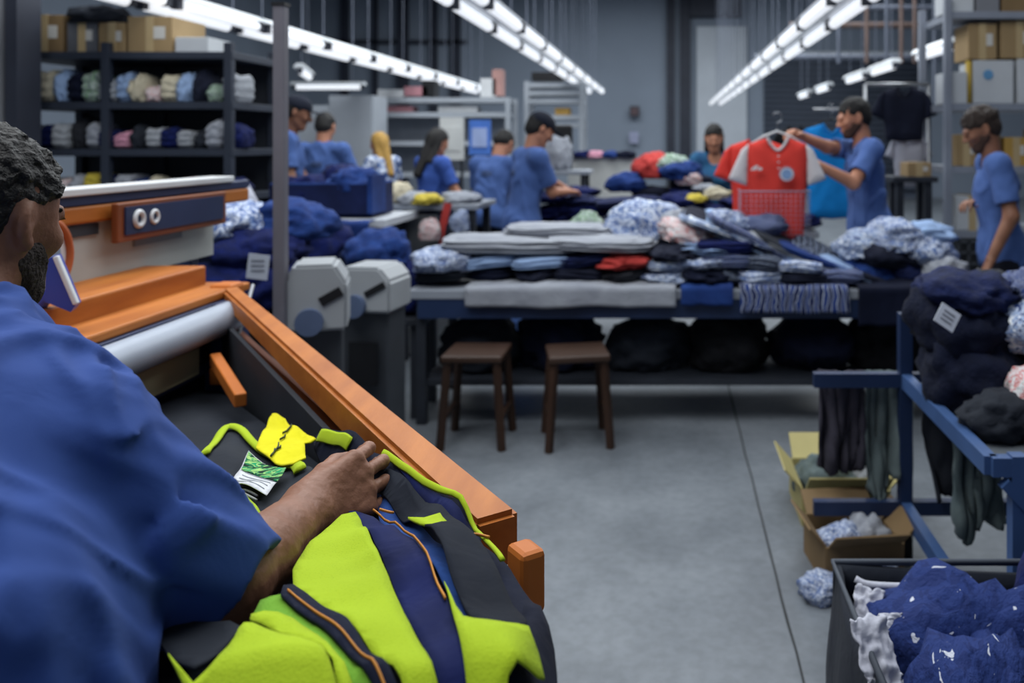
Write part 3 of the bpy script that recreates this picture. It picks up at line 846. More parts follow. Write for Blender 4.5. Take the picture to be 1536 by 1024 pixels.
def man_shirt(P):
    d = man_core(P, .012)
    d = smin(d, cap(P, waist, hipc - v3(0, .01, .1), .175, .19), .06)
    d = d + .006 * wr(P, 8, 1.7) - .015 * creases(P * np.array((1.3, 1., .7)), 8, 4.1, .26) - .008 * creases(P * np.array((.8, 1.2, 1.)), 14, 2.3, .28)
    v = (elR - shR); L = np.linalg.norm(v); u = v / L
    end = elR + u * .008
    q = P - shR; t = q @ u
    a1 = np.cross(u, np.array((0, 0, 1.))); a1 /= np.linalg.norm(a1); a2 = np.cross(a1, u)
    Q = np.stack([t * .45, q @ a1, q @ a2], 1)                                   # folds run along the sleeve
    a = cap(P, shR, end + u * .05, .080, .071)
    fade = np.clip((L + .01 - t) / .09, .15, 1)
    a = a + fade * (.006 * wr(Q, 16, 2.2) - .016 * creases(Q, 12, 5.5, .32) - .007 * creases(Q, 22, 1.1, .32))
    a = smax(a, (P - end) @ u + .012 * np.sin((q @ a1) * 40), .004)
    a = smax(a, -cap(P, end - u * .03, end + u * .3, .056, .058), .004)
    d = smin(d, a, .022)
    vl = (elL - shL); ul = vl / np.linalg.norm(vl); el_ = elL - ul * .03
    a = smax(cap(P, shL, el_ + ul * .05, .078, .07), (P - el_) @ ul, .004)
    d = smin(d, a, .03)
    ax = (hcM - nkb) / np.linalg.norm(hcM - nkb)
    d = smax(d, -cap(P, nkb + ax * .02, nkb + ax * .2, .072, .085), .008)
    return d
mesh_np('shirt', [surf(man_shirt, (-1.25, .45, .74), (-.3, 1.6, 1.42), .005)], BLUEF, MAN)
def man_collar(P):
    ax = (hcM - nkb) / np.linalg.norm(hcM - nkb)
    c0 = nkb - v3(0, .01, .012)
    q_ = P - c0; h_ = q_ @ ax; r_ = np.sqrt(np.maximum((q_ * q_).sum(1) - h_ * h_, 0))
    R_ = .083 + .012 * (.5 - h_ / .05)
    return np.maximum(np.abs(r_ - R_) - .005, np.abs(h_ - .018) - .024) - .003 + .002 * wr(P, 20)
mesh_np('collar', [surf(man_collar, nkb - .16, nkb + .16, .004)], BLUEF, MAN)
def man_trou(P):
    d = cap(P, hipc - v3(0, 0, .02), hipc + v3(0, .02, .03), .165)
    for k in (-1, 1):
        hp_ = hipc + v3(.05 * k + .02, -.03 * k, -.02); kn = v3(-.72 + .09 * k, .74 - .03 * k, .5)
        d = smin(d, smin(cap(P, hp_, kn, .1, .075), cap(P, kn, v3(-.74 + .1 * k, .68 - .03 * k, .07), .075, .062), .02), .03)
    return smax(smax(d + .005 * wr(P, 13), .05 - P[:, 2], .005), P[:, 2] - .95, .005)
mesh_np('trousers', [surf(man_trou, (-1.1, .4, 0), (-.4, 1.1, 1.1), .011)], DARKP, MAN)
for k in (-1, 1):
    a_ = v3(-.74 + .1 * k, .66 - .03 * k, .045)
    mesh_np('shoe', [surf(lambda P: smax(cap(P, a_, a_ + v3(.05, .18, -.005), .047, .042), .003 - P[:, 2], .004), a_ - .3, a_ + .35, .009)], SHOE, MAN)
hlm = lambda fn: (lambda P: fn(((P - hcM) @ RM) / HS) * HS)
def stubble(P):
    return beard_fn(P) + .001
mesh_np('hair', [surf(hlm(lambda P: hair_fn(P, 'curly') + .005 + .002 * wr(P, 230, 9)), hcM - .2, hcM + .2, .0035)], HAIRM, MAN)
mesh_np('beard', [surf(hlm(stubble), hcM - .2, hcM + .2, .0035)], mat('short beard', (40, 30, 26), 0.8, 0.3, 120, 0.9, 160), MAN)
for k in (-1, 1):
    for nm, pz, r_, m_ in (('eye', (k * .032, .0715, .002), .0115, EYEW), ('iris', (k * .032, .0792, .001), .0052, EYED)):
        bm = bmesh.new(); bmesh.ops.create_uvsphere(bm, u_segments=16, v_segments=10, radius=r_, matrix=Matrix.Translation(hcM + RM @ (np.array(pz) * HS)))
        e_ = obj(nm, bm, m_, MAN if nm == 'eye' else e_)
    obj('eyebrow', path(bmesh.new(), [hcM + RM @ (np.array((k * x, y, z)) * HS) for x, y, z in ((.016, .089, .021), (.03, .086, .0255), (.047, .073, .022))], .0035, 6), HAIRM, MAN)
# ---------------------------------------------------------------- the hall
def floor_mat():
    m, nt, b = _nt('polished concrete')
    b.inputs['Roughness'].default_value = .42; b.inputs['Specular IOR Level'].default_value = .35
    tc = nt.nodes.new('ShaderNodeTexCoord')
    n1 = nt.nodes.new('ShaderNodeTexNoise'); n1.inputs['Scale'].default_value = 1.3; n1.inputs['Detail'].default_value = 8; n1.inputs['Roughness'].default_value = .65
    n2 = nt.nodes.new('ShaderNodeTexNoise'); n2.inputs['Scale'].default_value = 26; n2.inputs['Detail'].default_value = 6
    for n in (n1, n2): nt.links.new(tc.outputs['Object'], n.inputs['Vector'])
    r1 = nt.nodes.new('ShaderNodeValToRGB'); r1.color_ramp.elements[0].position = .3; r1.color_ramp.elements[1].position = .72
    r1.color_ramp.elements[0].color = (*lin((88, 94, 101)), 1); r1.color_ramp.elements[1].color = (*lin((130, 136, 143)), 1)
    r2 = nt.nodes.new('ShaderNodeValToRGB'); r2.color_ramp.elements[0].position = .35; r2.color_ramp.elements[1].position = .6
    r2.color_ramp.elements[0].color = (.72, .72, .72, 1); r2.color_ramp.elements[1].color = (1, 1, 1, 1)
    mx = nt.nodes.new('ShaderNodeMix'); mx.data_type = 'RGBA'; mx.blend_type = 'MULTIPLY'; mx.inputs[0].default_value = .5
    nt.links.new(n1.outputs[0], r1.inputs[0]); nt.links.new(n2.outputs[0], r2.inputs[0])
    nt.links.new(r1.outputs[0], mx.inputs[6]); nt.links.new(r2.outputs[0], mx.inputs[7]); nt.links.new(mx.outputs[2], b.inputs['Base Color'])
    bp = nt.nodes.new('ShaderNodeBump'); bp.inputs['Strength'].default_value = .12; bp.inputs['Distance'].default_value = .004
    nt.links.new(n2.outputs[0], bp.inputs['Height']); nt.links.new(bp.outputs[0], b.inputs['Normal'])
    return m
WALLM = mat('blue grey wall paint', (128, 138, 152), 0.75, 0.06, 0.8, 0.05, 30)
WALLD = mat('dark steel cladding', (70, 78, 92), 0.7, 0.1, 1.2)
JOINT = mat('floor joint', (52, 54, 56), 0.9, 0.2, 20)
struct('floor', B((0, 10.5, -.05), (24, 27, .1)), floor_mat())
def crack(x, y0, y1, w, seed):
    vs, fs = [], []; n = 60
    for i in range(n + 1):
        y = y0 + (y1 - y0) * i / n
        c = x + .006 * noise.noise(Vector((seed, y * 3, 0))); ww = w * (.6 + .5 * abs(noise.noise(Vector((seed + 4, y * 5, 0)))) + .3)
        vs += [(c - ww, y, .0012), (c + ww, y, .0012)]
        if i: fs.append((2 * i - 2, 2 * i - 1, 2 * i + 1, 2 * i))
    return vs, fs
struct('trim_1', crack(.378, .2, 9, .0042, 1), JOINT)
struct('ceiling', B((0, 10.5, 6.05), (24, 27, .1)), WALLD)
struct('wall_back', B((0, 23.1, 3), (24, .2, 6)), WALLM)
struct('wall_left', B((-9.6, 10.5, 3), (.2, 27, 6)), WALLM)
struct('wall_right', B((9.6, 10.5, 3), (.2, 27, 6)), WALLM)
YB = 22.9
def flat(name, px0, py0, px1, py1, Y, d, m, parent=None, bev=0):
    a, b = W(px0, py0, Y), W(px1, py1, Y)
    return (B(((a.x + b.x) / 2, Y, (a.z + b.z) / 2), (abs(b.x - a.x), d, abs(a.z - b.z)), None, bev))
def wallpiece(i, px0, py0, px1, py1, m, d=.12):
    a, b = W(px0, py0, YB), W(px1, py1, YB)
    z0 = 0 if py1 > 900 else b.z
    struct('trim_%d' % i, B(((a.x + b.x) / 2, YB, (a.z + z0) / 2), (b.x - a.x, d, a.z - z0)), m)
COLM = mat('dark column', (44, 48, 60), 0.6, 0.15, 3); PALEW = mat('pale wall panel', (182, 188, 196), 0.7, 0.05, 2)
wallpiece(2, 1000, -60, 1012, 999, COLM, .25); wallpiece(3, 1020, -60, 1036, 999, COLM, .2)
wallpiece(4, 1045, 40, 1120, 999, PALEW, .08)
wallpiece(5, 512, -40, 522, 999, COLM); wallpiece(6, 560, -40, 566, 999, COLM); wallpiece(7, 598, -40, 612, 999, COLM, .3); wallpiece(8, 645, -40, 656, 999, COLM)
wallpiece(9, 676, -60, 690, 999, COLM); wallpiece(10, 340, -40, 350, 999, COLM); wallpiece(11, 250, -40, 262, 999, COLM)
wallpiece(12, 1036, -60, 1110, 26, COLM, .5); wallpiece(13, 470, 60, 700, 66, COLM)
# roller shutter
a, b = W(1146, 92, YB), W(1385, 999, YB)
dr = struct('door_1', B(((a.x + b.x) / 2, YB, a.z / 2), (b.x - a.x, .1, a.z)), WALLD)
SLAT = mat('shutter slat', (62, 68, 80), 0.6, 0.1, 2)
bm = bmesh.new()
for k in range(24):
    z = a.z - .08 - k * .145
    if z > 0: tube(bm, (a.x, YB - .055, z), (b.x, YB - .055, z), .045, n=8)
struct('shutter_slat', bm, SLAT, True, dr)
struct('door_frame', B(((a.x + b.x) / 2, YB - .05, a.z + .14), (b.x - a.x + .3, .22, .22)), PALEW, False, dr)
# steel runners across the hall above the shutter
PIPE = mat('steel pipe', (92, 98, 112), 0.5, 0.15, 3); RUST = mat('rusty pipe', (106, 88, 82), 0.6, 0.2, 3)
k = 14
for y, x0, x1, m in ((38, 1185, 1500, RUST), (86, 1130, 1420, PIPE), (12, 1240, 1420, PIPE)):
    p, q = W(x0, y, 16), W(x1, y, 16)
    struct('trim_%d' % k, T(p, q, .06), m); k += 1
for x in (1258, 1300, 1330, 1352, 1372, 1402):
    p = W(x, 10, 15.5); struct('trim_%d' % k, T((p.x, p.y, 6), (p.x, p.y, 2.9 if x != 1402 else 2.0), .035), PIPE if x % 4 else RUST); k += 1
# pale upright at the near end of the storage rack
struct('trim_%d' % k, B((-4.03, 5.15, 3), (.24, .2, 6)), mat('pale column', (124, 126, 132), 0.6, 0.1, 3)); k += 1
struct('trim_%d' % k, B((-3.86, 5.2, 3), (.07, .2, 6)), COLM); k += 1
# notices on the back wall
s_ = thing('wall_sign', 'small dark framed sign high on the blue grey wall', 'sign', tuple(W(952, 167, YB - .1)))
c = W(952, 167, YB - .12)
obj('sign_board', B(c, (.26, .04, .28)), COLM, s_, False); obj('sign_face', B(c + Vector((0, -.025, 0)), (.2, .01, .2)), mat('dull red brown', (84, 66, 70)), s_, False)
c = W(951, 206, YB - .11)
tag(obj('wall_notice', B(c, (.24, .015, .3)), mat('pale violet paper', (146, 150, 176)), None, False), 'pale paper notice stuck to the wall under the small sign', 'notice')

# ---------------------------------------------------------------- fluorescent lights
TUBE = emit('lit tube', (236, 240, 246), .86)
HOUS = mat('white lamp housing', (214, 218, 222), 0.4, 0.04)
def make_light(single=False):
    r = thing('ceiling_light', '', 'light')
    w = .07 if single else .17
    hb = bmesh.new(); prism(hb, [(-w, -.62, .05), (w, -.62, .05), (w * .55, -.62, .10), (-w * .55, -.62, .10)], (0, 1.24, 0))
    obj('housing', hb, HOUS, r, False)
    for x in ((0,) if single else (-.115, .115)):
        tb = obj('lamp_tube', T((x, -.53, .012), (x, .53, .012), .04, n=14), TUBE, r, True, 40)
        for y in (-.58, .58): obj('end_cap', B((x, y, .02), (.06, .06, .08)), COLM, r, False)
    for y in (-.4, .4): obj('hanger_wire', T((0, y, .1), (0, y, 3.6), .006, n=6), PIPE, r, False)
    return r
LD, LS = make_light(), make_light(True)
ORD = ['first', 'second', 'third', 'fourth', 'fifth', 'sixth', 'seventh', 'eighth', 'ninth', 'tenth', 'eleventh', 'twelfth', 'thirteenth', 'fourteenth', 'fifteenth', 'sixteenth', 'seventeenth', 'eighteenth', 'nineteenth', 'twentieth', 'twenty-first', 'twenty-second', 'twenty-third', 'twenty-fourth', 'twenty-fifth', 'twenty-sixth', 'twenty-seventh', 'twenty-eighth', 'twenty-ninth', 'thirtieth', 'thirty-first', 'thirty-second', 'thirty-third', 'thirty-fourth', 'thirty-fifth', 'thirty-sixth']
used = set()
def put(proto, loc, rotz, label, group=None):
    if proto.name not in used:
        used.add(proto.name); proto.location = loc; proto.rotation_euler = (0, 0, rotz); proto['label'] = label
        if group: proto['group'] = group
        return proto
    return dup(proto, loc, rotz, label, group)
LZ = 2.4
for nm, x, y0, y1, wh in (('above the inspection machine', -3.38, 3.9, 16, 'a'), ('over mid hall', -1.30, 4.3, 16, 'b'), ('over the aisle', 1.18, 4.3, 21, 'c')):
    y = y1 - .62; i = 0; ys = []
    while y > y0: ys.append(y); y -= 1.29
    for i, y in enumerate(ys):
        put(LD, (x, y, LZ), 0, 'twin tube ceiling light, %s from the back wall in the row %s' % (ORD[i], nm), 'lit tube lights in the row ' + nm)
for i, (y, nm) in enumerate(((17.3, 'nearest the shutter'), (15.2, ''), (12.6, ''), (11.0, ''), (8.9, ''))):
    put(LS, (2.75, y, LZ), 0, 'single tube ceiling light, %s out from the roller shutter over the garment rail' % ORD[i], 'single tube lights by the shutter')
put(LS, (-4.55, 10.9, 2.33), .3, 'short single tube light hanging beyond the storage rack', None)
put(LS, (-5.7, 14.6, 2.4), PI / 2, 'single tube light hung crosswise over the grey lockers', None)
# ---------------------------------------------------------------- garment shapes
FAB = {
 'navy': [NAVY, cloth('navy twill', (25, 35, 76), 0.25, c2=(15, 22, 50))],
 'dark navy': [DKNAVY, cloth('ink navy', (24, 28, 44), 0.2)],
 'royal blue': [cloth('royal blue cloth', (36, 64, 126), 0.15, c2=(24, 42, 92)), cloth('strong blue cloth', (44, 76, 146), 0.12)],
 'white and blue printed': [printed('white blue print', [(206, 212, 222), (92, 122, 176), (40, 56, 108), (198, 206, 220)], 11), printed('sky print', [(40, 60, 110), (186, 196, 214), (110, 136, 180), (222, 226, 230)], 8)],
 'navy and white striped': [printed('navy stripe', [(30, 40, 78), (188, 194, 206), (44, 62, 116)], 7, [0, .38, .6], True), printed('ink stripe', [(24, 30, 46), (70, 82, 104), (176, 186, 200), (34, 44, 74)], 5, [0, .4, .62, .8], True)],
 'pale grey': [cloth('pale grey knit', (158, 162, 170), 0.1, c2=(134, 138, 148)), cloth('silver grey knit', (142, 146, 152), 0.1)],
 'charcoal': [CHAR, cloth('soot cloth', (38, 40, 46), 0.2)],
 'black': [cloth('black cloth', (20, 21, 25), 0.25)],
 'red': [cloth('red cloth', (178, 62, 58), 0.12)],
 'green and white': [printed('green print', [(96, 140, 92), (196, 204, 200), (60, 86, 84)], 12)],
 'cream': [cloth('cream cloth', (186, 178, 156), 0.1)],
 'pale blue': [cloth('pale blue cloth', (140, 164, 200), 0.12)],
 'white and red printed': [printed('white red print', [(208, 204, 202), (190, 84, 84), (206, 206, 208), (70, 104, 90)], 10, [0, .4, .48, .66])],
 'yellow': [cloth('yellow cloth', (184, 166, 66), 0.1)],
 'grey green': [cloth('grey green cloth', (98, 110, 110), 0.15, c2=(72, 84, 88))],
 'pink': [cloth('pink cloth', (196, 140, 160), 0.1)],
 'teal': [TEAL],
}
def crumple_mesh(seed, sub=4):
    bm = bmesh.new(); bmesh.ops.create_icosphere(bm, subdivisions=sub, radius=1)
    o = Vector((seed * 3.7, seed * 1.9, seed * 5.1))
    for v in bm.verts:
        p = v.co.copy()
        n1 = noise.noise(p * 1.3 + o); n2 = noise.noise(p * 2.6 + o * 2)
        ca, sa = math.cos(seed * 2.4), math.sin(seed * 2.4)
        qx, qy = p.x * ca + p.y * sa, -p.x * sa + p.y * ca
        rid = 1 - abs(noise.noise(Vector((qx * 1.3 + n1 * 1.2, qy * 4.2 + n2 * .8, p.z * 2.4)) + o))
        rid2 = 1 - abs(noise.noise(Vector((qx * 2.4 + n2, qy * 9.0, p.z * 5.0)) + o * 3))
        r = .80 + .20 * n1 + .08 * n2 + .22 * (rid ** 1.5 - .65) + .10 * (rid2 ** 1.5 - .65)
        q = p * r; q.z = max(q.z, -.42 + .04 * n2)
        v.co = Vector((q.x, q.y, (q.z + .42) / 1.2))
    z0 = min(v.co.z for v in bm.verts)
    for v in bm.verts: v.co.z -= z0
    me = bpy.data.meshes.new('crumpled_garment'); bm.to_mesh(me); bm.free()
    me.polygons.foreach_set('use_smooth', [True] * len(me.polygons)); me.materials.append(NAVY)
    return me
def fold_mesh(seed):
    """soft folded slab, layers showing at its sides; unit size, z 0..1"""
    bm = bmesh.new(); bmesh.ops.create_cube(bm, size=2)
    bmesh.ops.subdivide_edges(bm, edges=bm.edges[:], cuts=13, use_grid_fill=True)
    o = Vector((seed * 2.3, seed * 4.1, seed))
    for v in bm.verts:
        p = v.co; e = 5.0
        L = (abs(p.x) ** e + abs(p.y) ** e + abs(p.z) ** 3) ** (1 / 4.4) or 1
        m = max(abs(p.x), abs(p.y), abs(p.z))
        q = p * (m / L) if L > 0 else p
        side = max(abs(p.x), abs(p.y)) 
        lay = .5 + .5 * math.cos(p.z * PI * 3.0)
        k = 1 - .09 * (1 - lay) * max(0, side - .8) / .2 + .05 * noise.noise(Vector((p.x * 1.5, p.y * 1.5, p.z * 4)) + o)
        z = q.z * (1 + .0) + (.30 * noise.noise(Vector((q.x * 1.1, q.y * 1.1, 0)) + o) + .14 * noise.noise(Vector((q.x * 3.2, q.y * 3.2, 0)) + o)) * (1 if q.z > 0 else .15)
        v.co = Vector((q.x * k * .5, q.y * k * .5, (z + 1) / 2.2))
    me = bpy.data.meshes.new('folded_garment'); bm.to_mesh(me); bm.free()
    me.polygons.foreach_set('use_smooth', [True] * len(me.polygons)); me.materials.append(NAVY)
    return me
CRU = [crumple_mesh(i + 1) for i in range(9)]
FOL = [fold_mesh(i + 1) for i in range(7)]
def garment(kind, loc, size, rz, m, label, group=None, tilt=(0, 0), name=None):
    me = random.choice(CRU if kind == 'crumple' else FOL)
    o = bpy.data.objects.new(name or ('crumpled_garment' if kind == 'crumple' else 'folded_garment'), me)
    COL.objects.link(o)
    s = (size[0] * .62, size[1] * .62, size[2]) if kind == 'crumple' else size
    o.location = loc; o.scale = s; o.rotation_euler = (tilt[0], tilt[1], rz)
    o.material_slots[0].link = 'OBJECT'; o.material_slots[0].material = m
    return tag(o, label, 'clothing' if kind == 'crumple' else 'folded clothing', group)
LAY = ['lowest', 'second', 'third', 'fourth', 'fifth', 'sixth']
def heap(frm, xs, y0, z0, cols, layers, size, kind='fold', group=None, dy=.0, tilt=0, word='garment', row=''):
    """a run of soft piles along x: layers[i] garments at xs[i]"""
    for i, x in enumerate(xs):
        z = z0
        for l in range(layers[i]):
            c = cols[(i * 3 + l * 2 + int(random.random() * len(cols))) % len(cols)]
            m = random.choice(FAB[c])
            s = (size[0] * random.uniform(.88, 1.12), size[1] * random.uniform(.88, 1.1), size[2] * random.uniform(.85, 1.2))
            yy = y0 + dy * i + random.uniform(-.03, .03)
            pos = 'alone as' if layers[i] == 1 else 'topmost in' if l == layers[i] - 1 else ('lowest in', 'second up in', 'third up in', 'fourth up in')[l]
            lab = '%s %s, %s %s stack from %s' % (c, word, pos, ORD[i], frm)
            w = lab.split()
            if len(w) > 16: raise RuntimeError(lab)
            kk = 'crumple' if kind == 'fold' and random.random() < .5 else kind
            garment(kk, (x + random.uniform(-.03, .03), yy, z), s, random.uniform(-.4, .4), m, lab, group, (0, tilt + random.uniform(-.12, .12)))
            z += s[2] * .9
def carton(name, label, c, s, m, rz=0, group=None, open_=False, tape=True, cat='box'):
    r = thing(name, label, cat, (0, 0, 0), group)
    sx, sy, sz = s
    if open_:
        t = .008
        bm = bmesh.new()
        box(bm, (0, 0, t / 2), (sx, sy, t))
        for p, q in (((-sx / 2, 0), (t, sy)), ((sx / 2, 0), (t, sy)), ((0, -sy / 2), (sx, t)), ((0, sy / 2), (sx, t))): box(bm, (p[0], p[1], sz / 2), (q[0], q[1], sz))
        obj('carton_body', bm, m, r, False)
        for p, e, a in (((-sx / 2, 0), (sx * .30, sy * .96), 2.3), ((sx / 2, 0), (sx * .30, sy * .96), .8)):
            d = Vector((math.cos(a), 0, math.sin(a)))
            obj('flap', bar(bmesh.new(), Vector((p[0], 0, sz)), Vector((p[0], 0, sz)) + d * e[0], e[1], .006), m, r, False)
        for p, a in ((-sy / 2, 2.2), (sy / 2, .8)):
            d = Vector((0, math.cos(a), math.sin(a) * .6)).normalized()
            obj('flap', bar(bmesh.new(), Vector((0, p, sz)), Vector((0, p, sz)) + d * sy * .4, sx * .94, .006), m, r, False)
    else:
        obj('carton_body', B((0, 0, sz / 2), s, None, .004), m, r, False)
        if tape:
            obj('packing_tape', B((0, -.001, sz / 2), (.05, sy + .006, sz + .004)), mat('tape', (178, 156, 116), 0.35, 0.05), r, False)
            obj('box_label', B((sx * .22, -sy / 2 - .002, sz * .55), (sx * .26, .003, sz * .34)), mat('box label', (196, 194, 188), 0.6, 0.05), r, False)
    r.location = c; r.rotation_euler = (0, 0, rz)
    return r
def table(name, label, x0, x1, y0, y1, z, top, legm, th=.04, apron=None, shelf=None, group=None):
    r = thing(name, label, 'table', ((x0 + x1) / 2, (y0 + y1) / 2, 0), group)
    obj('tabletop', B(((x0 + x1) / 2, (y0 + y1) / 2, z - th / 2), (x1 - x0, y1 - y0, th), None, .006), top, r, False)
    for x in (x0 + .06, x1 - .06):
        for y in (y0 + .06, y1 - .06): obj('leg', B((x, y, (z - th) / 2), (.05, .05, z - th)), legm, r, False)
    if apron: obj('apron', B(((x0 + x1) / 2, y0 + .015, z - th - .05), (x1 - x0 - .1, .02, .1)), apron, r, False)
    if shelf: obj('lower_shelf', B(((x0 + x1) / 2, (y0 + y1) / 2, shelf), (x1 - x0 - .12, y1 - y0 - .1, .03)), legm, r, False)
    return r
KRAFT = mat('kraft cardboard', (152, 128, 92), 0.8, 0.08, 5)
KRAFT2 = mat('dark cardboard', (120, 98, 68), 0.8, 0.1, 5)
WCARD = mat('white cardboard', (186, 190, 194), 0.7, 0.05, 5)
TABG = mat('grey laminate', (136, 142, 152), 0.5, 0.06, 4)
LEGD = mat('dark steel leg', (40, 44, 52), 0.5, 0.15)
BLUEP = mat('blue painted steel', (58, 84, 128), 0.45, 0.12, 6)
BLUED = mat('dark blue painted steel', (28, 44, 76), 0.45, 0.12, 6)

# ---------------------------------------------------------------- front sorting table with piles
table('sorting_table', 'long grey sorting table heaped with printed garments in front of the red shirt', -1.36, 1.62, 4.55, 5.35, .72, TABG, LEGD, .05, BLUED, .22)
wh = 'end of the sorting table'
# folded edge cloth hanging over the table front
def draped(name, label, x0, x1, y, z, drop, m, seed, cat='clothing', group=None, depth=.3):
    nx, ny = 44, 26; vs, fs = [], []
    for j in range(ny + 1):
        t = j / ny * (depth + drop)
        for i in range(nx + 1):
            u = i / nx; x = x0 + (x1 - x0) * u
            n = noise.noise(Vector((x * 5, t * 2, seed))); n2 = noise.noise(Vector((x * 13, t * 3, seed + 5)))
            e = .03 * noise.noise(Vector((u * 4, seed * 2, 0)))
            if t < depth: p = (x + .01 * n, y + depth - t - .02, z + .012 + .012 * (n + .6) + .01 * max(0, n2))
            else:
                d = (t - depth); p = (x + .012 * n, y - .028 - .018 * n * min(1, d * 6) - .01 * n2, z + .016 - d * (1 + e * 5))
            vs.append(p)
    w = nx + 1
    for j in range(ny):
        for i in range(nx): fs.append((j * w + i, j * w + i + 1, (j + 1) * w + i + 1, (j + 1) * w + i))
    o = obj(name, (vs, fs), m)
    so = o.modifiers.new('thick', 'SOLIDIFY'); so.thickness = .008
    return tag(o, label, cat, group)
draped('draped_garment', 'pale grey garment hanging over the front edge of the sorting table', -1.05, .05, 4.55, .72, .10, FAB['pale grey'][0], 1)
draped('draped_garment', 'royal blue cloth hanging off the sorting table beside the pale grey one', .08, .34, 4.55, .72, .09, FAB['royal blue'][0], 2)
draped('draped_garment', 'navy and white striped garment hanging off the sorting table below the red shirt', .38, .95, 4.55, .72, .13, FAB['navy and white striped'][0], 3)
draped('draped_garment', 'dark navy garment hanging low from the rack end of the sorting table', 1.0, 1.55, 4.55, .72, .2, FAB['dark navy'][0], 4)
G1 = 'piled garments on the sorting table'
# grey end: flat pale stack over dark ones
heap('post end of sorting table', [-1.22, -.98, -.72, -.46, -.2], 4.82, .74, ['navy', 'charcoal', 'red', 'dark navy', 'pale blue', 'navy'], [1, 2, 2, 2, 2], (.32, .4, .075), group=G1)
for x, y, z, w_, d_, h_, rz, lab in ((-.86, 4.86, .885, .78, .46, .10, .08, 'wide pale grey fleece lying flat on the dark clothes, post end of the sorting table'), (-.36, 4.84, .90, .6, .44, .085, -.16, 'second pale grey fleece sliding towards the printed piles on the sorting table'), (-.62, 4.98, .955, .62, .36, .08, .05, 'upper pale grey fleece folded on top of the wide one on the sorting table')):
    garment('fold', (x, y, z), (w_, d_, h_), rz, FAB['pale grey'][0], lab, G1, (0, .02))
garment('crumple', (-1.22, 4.72, .80), (.34, .3, .12), .3, FAB['white and blue printed'][0], 'white and blue crumpled garment hanging at the post corner of the sorting table', G1)
# middle printed piles
heap('fleece side of sorting table', [.02, .22], 4.80, .74, ['navy and white striped', 'pale blue', 'white and blue printed', 'dark navy'], [3, 3], (.34, .42, .075), group=G1)
garment('crumple', (-.14, 5.1, .88), (.48, .4, .26), .4, FAB['white and blue printed'][0], 'large white and blue crumpled shirt bulging behind the pale fleeces', G1)
garment('crumple', (-.30, 5.12, .86), (.14, .2, .20), .2, FAB['red'][0], 'narrow red garment squeezed between pale fleece and printed shirt', G1)
garment('crumple', (-.48, 5.16, .94), (.22, .2, .13), .9, FAB['green and white'][0], 'green and white crumpled garment at the back of the pale fleeces', G1)
# long slanting slide of shirts
SL = ['white and blue printed', 'dark navy', 'pale blue', 'navy and white striped', 'white and blue printed', 'navy', 'pale grey', 'charcoal', 'pale blue', 'royal blue', 'white and blue printed', 'navy and white striped', 'dark navy', 'pale blue']
for i in range(14):
    c = SL[i]
    garment('fold', (.30 + .062 * i, 4.84 + .03 * (i % 3), 1.0 - .02 * i), (.50 + .1 * (i % 2), .36 + .06 * (i % 3), .045), -.12 + .05 * (i % 5), random.choice(FAB[c]), '%s shirt sliding sideways, %s in the slanting row below the red shirt' % (c, ORD[i]), 'shirts sliding down the sorting table', (.12 + .06 * (i % 3 - 1), .32 + .05 * (i % 4)))
for i, (x, y, z, s, c) in enumerate(((.12, 4.86, .93, (.34, .3, .13), 'white and red printed'), (.34, 4.95, .96, (.36, .3, .14), 'white and blue printed'), (.05, 5.05, .96, (.30, .26, .14), 'pale grey'), (.52, 4.98, .95, (.34, .3, .12), 'navy and white striped'))):
    garment('crumple', (x, y, z), s, i, FAB[c][0], '%s shirt, %s from the fleeces along the ridge of sorting table' % (c, ORD[i]), G1, (0, .2))
heap('printed side under slanting shirts', [.30, .50, .70, .90], 4.76, .74, ['dark navy', 'navy and white striped', 'navy', 'white and blue printed'], [3, 2, 2, 1], (.30, .36, .075), group=G1)
# rack end heap
for i, (x, y, z, s, c, t) in enumerate(((1.13, 4.9, .76, (.34, .34, .15), 'royal blue', 'bottom of'), (1.34, 4.88, .76, (.36, .34, .16), 'navy', 'bottom of'), (1.5, 4.92, .76, (.3, .34, .17), 'royal blue', 'far corner of'), (1.22, 4.86, .87, (.36, .36, .15), 'dark navy', 'middle of'), (1.44, 4.86, .88, (.34, .34, .15), 'white and blue printed', 'middle of'), (1.14, 4.92, .92, (.34, .34, .14), 'white and blue printed', 'slanting side of'), (1.28, 4.9, .97, (.40, .36, .14), 'white and blue printed', 'top of'), (1.45, 4.94, .98, (.34, .34, .12), 'pale blue', 'top of'), (1.52, 4.74, .80, (.24, .26, .13), 'pale grey', 'front of'))):
    garment('crumple', (x, y, z - .06), s, i * .7, FAB[c][i % len(FAB[c])], '%s garment, %s the heap before the bearded shirt holder' % (c, t), G1, (0, random.uniform(-.15, .15)))
